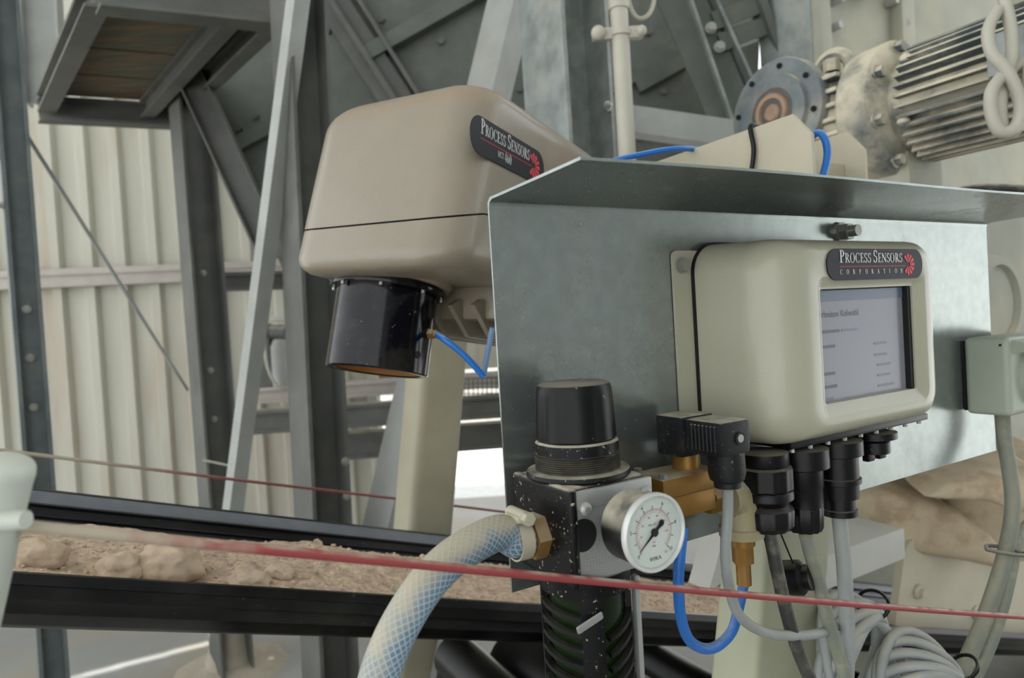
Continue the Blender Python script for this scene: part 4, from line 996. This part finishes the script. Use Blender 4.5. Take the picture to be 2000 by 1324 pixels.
# brass nut, clamp and braided hose on the left port
hs = PL(.007, .050, 1.4305)
t = thing('hose_nut', 'dusty brass hex hose fitting screwed into the regulator side', 'fitting', PF(.007, .050, 1.4305))
bm = B(); hexn(bm, V((.001, 0, 0)), V((-.012, 0, 0)), .0185); part('hex_nut', bm, 'brass', t)
bm = B(); cyl(bm, V((-.011, 0, 0)), V((-.03, 0, -.001)), .011, seg=20); part('barb', bm, 'brass', t)
hose = [hs-U*.0125, hs-U*.024+UPZ*.0002, W(975, 1040, .514), W(905, 1074, .486), W(845, 1126, .466), W(792, 1202, .452), W(752, 1287, .444), W(722, 1392, .438)]
wtube('air_hose', hose, .0138, 'hose_braid', 'thick dusty blue braided air hose curving down from the regulator', 'hose', seg=28, n=12)
c = hs-U*.0205
t = thing('hose_clamp', 'dusty worm-drive hose clamp around the end of the braided hose', 'hose clamp', frame(c, U, -NN, UPZ))
bm = B(); 
loft(bm, [[V((x, r*cos(2*pi*i/36), r*sin(2*pi*i/36))) for i in range(36)] for x, r in ((-.0055, .0148), (-.0055, .0163), (.0055, .0163), (.0055, .0148))], False, False); part('band', bm, 'arm_paint', t)
bm = B()
for i in range(12):
    a = radians(190+i*12); bm2 = None; M = Matrix.Rotation(a, 4, 'X'); box(bm, -.004, .004, -.0007, .0007, .0160, .0168, 0, 1, M)
part('band_slots', bm, 'rust', t)
bm = B(); box(bm, -.007, .007, -.013, .009, .0155, .0215, .0025); cyl(bm, V((0, -.013, .0195)), V((0, .011, .0195)), .0052, seg=16); hexn(bm, V((0, -.013, .0195)), V((0, -.019, .0195)), .0052); part('screw_housing', bm, 'arm_paint', t)

# ------------------------------------------------------------------ pressure gauge
GS, GE, GH = .0475, .14, 1.4447
t = thing('pressure_gauge', 'round white pressure gauge with black case on the regulator front', 'gauge', PF(GS, GE, GH) @ Matrix.Scale(.92, 4))
bm = B(); cyl(bm, V((0, .03, 0)), V((0, .052, 0)), .009, seg=20); part('stem', bm, 'gauge_case', t)
FR = .0302
bm = B(); lathe(bm, [(.012, -.037), (.014, -.036), (.0265, -.034), (.0285, -.031), (.0285, -.004), (.0275, -.003)], (0, 0, 0), Yv, 56); part('case', bm, 'gauge_case', t)
bm = B(); lathe(bm, [(.0270, -.0035), (.0300, -.0045), (.0309, -.0030), (.0309, .0005), (.0300, .0018), (.0288, .0018), (.0280, .0006), (.0278, -.0022)], (0, 0, 0), Yv, 72, False); part('bezel', bm, 'white_ring', t)
bm = B(); cyl(bm, V((0, .0026, 0)), V((0, .0020, 0)), .0282, seg=64); part('dial', bm, 'dial_white', t, 'white dial face')
def dp(r, a): return V((r*sin(radians(a)), .0016, r*cos(radians(a))))
def tick(bm, r0, r1, a, wd):
    d = V((sin(radians(a)), 0, cos(radians(a)))); n = V((d.z, 0, -d.x))*wd/2; c = V((0, .0016, 0))
    face(bm, [bm.verts.new(c+d*r0+n), bm.verts.new(c+d*r0-n), bm.verts.new(c+d*r1-n), bm.verts.new(c+d*r1+n)])
bm = B()
for i in range(51):
    a = -135+270*i/50; tick(bm, .0178, .0178+(.0032 if i % 5 == 0 else .0), a, .0005) if i % 5 == 0 else tick(bm, .0178, .0188, a, .0003)
part('scale_marks', bm, 'ink_black', t)
bm = B()
for i in range(41):
    a = -135+270*i/40; tick(bm, .0150, .0150+(.002 if i % 4 == 0 else .0012), a, .0003)
for i in range(64): 
    a0, a1 = -135+270*i/64, -135+270*(i+1)/64; face(bm, [bm.verts.new(dp(r, a)) for r, a in ((.0172, a0), (.0175, a0), (.0175, a1), (.0172, a1))])
part('red_scale', bm, 'ink_red', t)
def dtext(s, size, x, z): return text_bm(s, size, Matrix.Translation((x, .0015, z)) @ RX)
def jtext(items):
    bm = B()
    for it in items:
        b_ = dtext(*it); merge(bm, b_)
    return bm
its = []
for k in range(0, 11, 2):
    a = -135+27*k; its.append((str(k), .0040, .0230*sin(radians(a)), .0230*cos(radians(a))))
its += [('bar', .0028, 0, -.0105), ('kPa x100', .0022, -.001, .0062), ('2,5', .0026, .0115, -.0175), ('WIKA', .0046, .0005, -.0208)]
part('dial_print', jtext(its), 'ink_black', t)
part('red_print', jtext([(str(k*20), .0024, .0128*sin(radians(-135+270*k/7)), .0128*cos(radians(-135+270*k/7))) for k in range(1, 7)]+[('psi', .0024, 0, -.0075)]), 'ink_red', t)
bm = B(); an = -128; d = V((sin(radians(an)), 0, cos(radians(an)))); n = V((d.z, 0, -d.x)); yy = V((0, .0006, 0))
q = [yy+d*.0205, yy+d*.002+n*.0011, yy-d*.006+n*.0014, yy-d*.0095+n*.0022, yy-d*.0115, yy-d*.0095-n*.0022, yy-d*.006-n*.0014, yy+d*.002-n*.0011]
loft(bm, [q, [v+V((0, -.0005, 0)) for v in q]]); cyl(bm, V((0, .001, 0)), V((0, -.0006, 0)), .0032, seg=20); ball(bm, -d*.0098+yy, .0028, 12, 8, (1, .2, 1)); part('needle', bm, 'ink_black', t)
bm = B(); lathe(bm, [(.0279, -.0006), (.018, -.0001), (.009, .0002), (.0, .0003)], (0, 0, 0), Yv, 40, False)
part('gauge_glass', bm, 'glass', t)

# ------------------------------------------------------------------ solenoid valve with plug, fittings and tubes
t = thing('solenoid_valve', 'brass solenoid valve with a dusty black coil and plug', 'valve', PF(.180, .06, 1.40))
bm = B(); box(bm, -.020, .022, .005, .040, .068, .106, .004); part('coil', bm, 'grey_plastic', t, 'black coil block')
bm = B(); box(bm, -.018, .019, -.040, .004, .074, .105, .005); part('plug_body', bm, 'grey_plastic', t)
for i in range(7):
    bm = B(); y = -.034+i*.0045; box(bm, -.0195, -.017, y, y+.002, .078, .101, .0006, 1); part('grip_rib', bm, 'grey_plastic', t)
bm = B(); p = V((.004, -.0405, .089)); cyl(bm, p+V((0, .002, 0)), p+V((0, -.0008, 0)), .0058, seg=20); part('screw_recess', bm, 'gasket', t)
bm = B(); cyl(bm, p, p+V((0, -.0013, 0)), .0036, seg=16); part('plug_screw', bm, 'bolt', t)
bm = B(); lathe(bm, [(.016, .076), (.0165, .056), (.015, .050), (.012, .048), (.012, .043), (.006, .042)], (.006, -.022, 0), (0, 0, 1), 28); part('cable_gland', bm, 'grey_plastic', t)
bm = B(); cyl(bm, V((.0, .022, .050)), V((0, .022, .070)), .013, seg=24); part('core_tube', bm, 'brass', t)
bm = B(); box(bm, -.050, .024, .0, .046, .036, .054, .004); part('valve_bonnet', bm, 'brass', t)
bm = B(); box(bm, -.046, .020, .004, .042, .014, .036, .006); cyl(bm, V((-.075, .023, .024)), V((.04, .023, .024)), .015, seg=24); part('valve_body', bm, 'brass', t)
bm = B(); hexn(bm, V((.02, .023, .024)), V((.036, .023, .024)), .019); part('port_hex', bm, 'brass', t)
for x, y in ((-.044, .006), (.018, .006), (-.044, .04), (.018, .04)):
    bm = B(); hexn(bm, V((x, y, .053)), V((x, y, .058)), .0042); part('bonnet_screw', bm, 'bolt', t)
t = thing('elbow_fitting', 'dust-caked elbow with a brass push-in fitting below the solenoid plug', 'fitting', PF(.232, .045, 1.345))
bm = B(); tube(bm, [V((-.012, 0, .074)), V((-.002, 0, .074)), V((.008, 0, .066)), V((.010, 0, .052)), V((.010, 0, .036))], .0195, 18, 6); lathe(bm, [(.0185, 0), (.0215, .001), (.0215, .010), (.0185, .011)], (.010, 0, .032), (0, 0, 1), 24); part('elbow', bm, 'brass_dusty', t)
bm = B(); lathe(bm, [(.0125, 0), (.0125, .010), (.011, .011)], (.010, 0, .024), (0, 0, 1), 24); part('reducer', bm, 'brass', t)
bm = B(); hexn(bm, V((.010, 0, .025)), V((.010, 0, .006)), .0105); part('hex_nipple', bm, 'brass', t)
bm = B(); cyl(bm, V((.010, 0, .007)), V((.010, 0, -.016)), .0072, seg=20); part('push_sleeve', bm, 'brass', t)
fb = PL(.242, .045, 1.331)
wtube('air_tube', [fb, W(1441, 1195, .652), W(1428, 1235, .645), W(1400, 1262, .635), W(1372, 1266, .625), W(1345, 1248, .61), W(1330, 1205, .60), W(1325, 1140, .595), W(1328, 1085, .595), W(1334, 1030, .60)], .0050, 'tube_blue_worn', 'blue air tube hanging in a U below the elbow fitting', 'tube', n=10)
gl0 = PL(.186, .082, 1.444)
wtube('signal_cable', [gl0, W(1421, 1000, .605), W(1417, 1080, .605), W(1425, 1150, .61), W(1447, 1205, .62), W(1495, 1235, .64), W(1560, 1241, .66), W(1615, 1232, .70), W(1660, 1205, .76)], .0049, 'cable_grey', 'thin grey cable curving right from the solenoid plug gland', 'cable', g_, n=10)

# ------------------------------------------------------------------ socket box on the right end
t = thing('socket_box', 'grey-green wall socket box at the right end of the galvanised plate', 'socket', PF(.752, 0, 1.434))
bm = B(); box(bm, 0, .13, -.062, -.006, 0, .108, .008, 3); part('box', bm, 'socket_green', t)
bm = B(); box(bm, .004, .126, -.006, -.001, .004, .104, .002); part('back_gasket', bm, 'black_clean', t)
bm = B(); loft(bm, [[V((.012, -.060, .104)), V((.118, -.060, .104)), V((.118, -.060, .084)), V((.012, -.060, .084))], [V((.012, -.088, .096)), V((.118, -.088, .096)), V((.118, -.088, .09)), V((.012, -.088, .09))]]); part('hood', bm, 'socket_green', t)
bm = B(); lathe(bm, [(.036, 0), (.040, .001), (.040, .010), (.034, .012), (.033, -.01)], (.066, -.060, .050), Yv, 40, False); part('socket_rim', bm, 'socket_green', t)
bm = B(); cyl(bm, V((.066, -.0605, .05)), V((.066, -.064, .05)), .034, seg=36); part('socket_face', bm, 'gasket', t)
bm = B(); box(bm, -.0006, .002, -.054, -.051, .096, .099); part('screw', bm, 'gasket', t)
g2 = 'dusty cables hanging from the socket box'
wtube('power_cable', [PL(.80, .03, 1.436), W(1962, 860, .945), W(1972, 920, .93), W(1978, 990, .91), W(1966, 1070, .89), W(1940, 1160, .87), W(1908, 1245, .86), W(1865, 1340, .85)], .0096, 'cable_dusty', 'thick dusty cable running down from the socket box at the right', 'cable', g2, n=10)
wtube('power_cable', [W(2040, 1000, .93), W(2005, 1030, .92), W(1983, 1065, .90), W(1974, 1110, .885), W(1958, 1180, .875), W(1930, 1265, .865), W(1885, 1355, .85)], .0082, 'cable_dusty', 'second dusty cable joining from the right edge at the cable tie', 'cable', g2, n=10)
q = W(1966, 1075, .875); bm = B()
tube(bm, [V((-.026, 0, .003)), V((-.012, -.011, .001)), V((.008, -.011, -.003)), V((.024, -.002, -.006)), V((.012, .018, -.003)), V((-.012, .018, .001)), V((-.026, 0, .003))], .0026, 8, 6); box(bm, .020, .030, -.008, 0, -.010, -.002, .001)
solo('cable_tie', bm, 'steel_dark', 'dusty dark cable tie holding the two right-hand cables together', 'cable tie', Matrix.Translation(q))
wtube('edge_cable', [W(1860, 378, 1.15), W(1890, 369, 1.1), W(1940, 366, 1.05), W(2030, 370, 1.0)], .0058, 'cable_dark', 'dark cable lying just above the right end of the plate flange', 'cable')
# ------------------------------------------------------------------ coils of spare grey cable
def coil(cx, cy, z, rx, ry, n, label, tilt, tie, spread):
    c = W(cx, cy, z); t = thing('cable_coil', label, 'cable coil', Matrix.Translation(c), 'coils of spare grey cable')
    for k in range(n):
        ox, oz, oy = random.uniform(-.3, .3)*spread, (k-n/2)*spread*.75, k*spread*.6
        R = Matrix.Rotation(radians(tilt+k*3), 4, 'Z')
        pts = [R @ V((ox+(rx-k*.003)*cos(2*pi*i/18), oy+.012*sin(2*pi*i/18*2+k), oz+(ry-k*.002)*sin(2*pi*i/18))) for i in range(19)]
        bm = B(); tube(bm, pts, .0062, 12, 4); part('strand', bm, 'cable_grey', t, ang=60)
    for a in tie:
        R = Matrix.Rotation(radians(tilt), 4, 'Z'); p = R @ V((rx*cos(radians(a)), n*spread*.3, ry*sin(radians(a)))); d = (R @ V((-rx*sin(radians(a)), 0, ry*cos(radians(a))))).normalized()
        bm = B(); M, _ = axisM(p, p+d); tube(bm, [M @ V((.021*cos(2*pi*i/10), .017*sin(2*pi*i/10), 0)) for i in range(11)], .0022, 8, 4); part('tie', bm, 'black_clean', t)
    return t
coil(1700, 1322, .80, .068, .085, 5, 'upper coil of grey cable tied together behind the thick grey cable', 25, (62,), .011)
coil(1815, 1385, .78, .062, .062, 6, 'lower coil of grey cable at the bottom right edge', -10, (40,), .012)
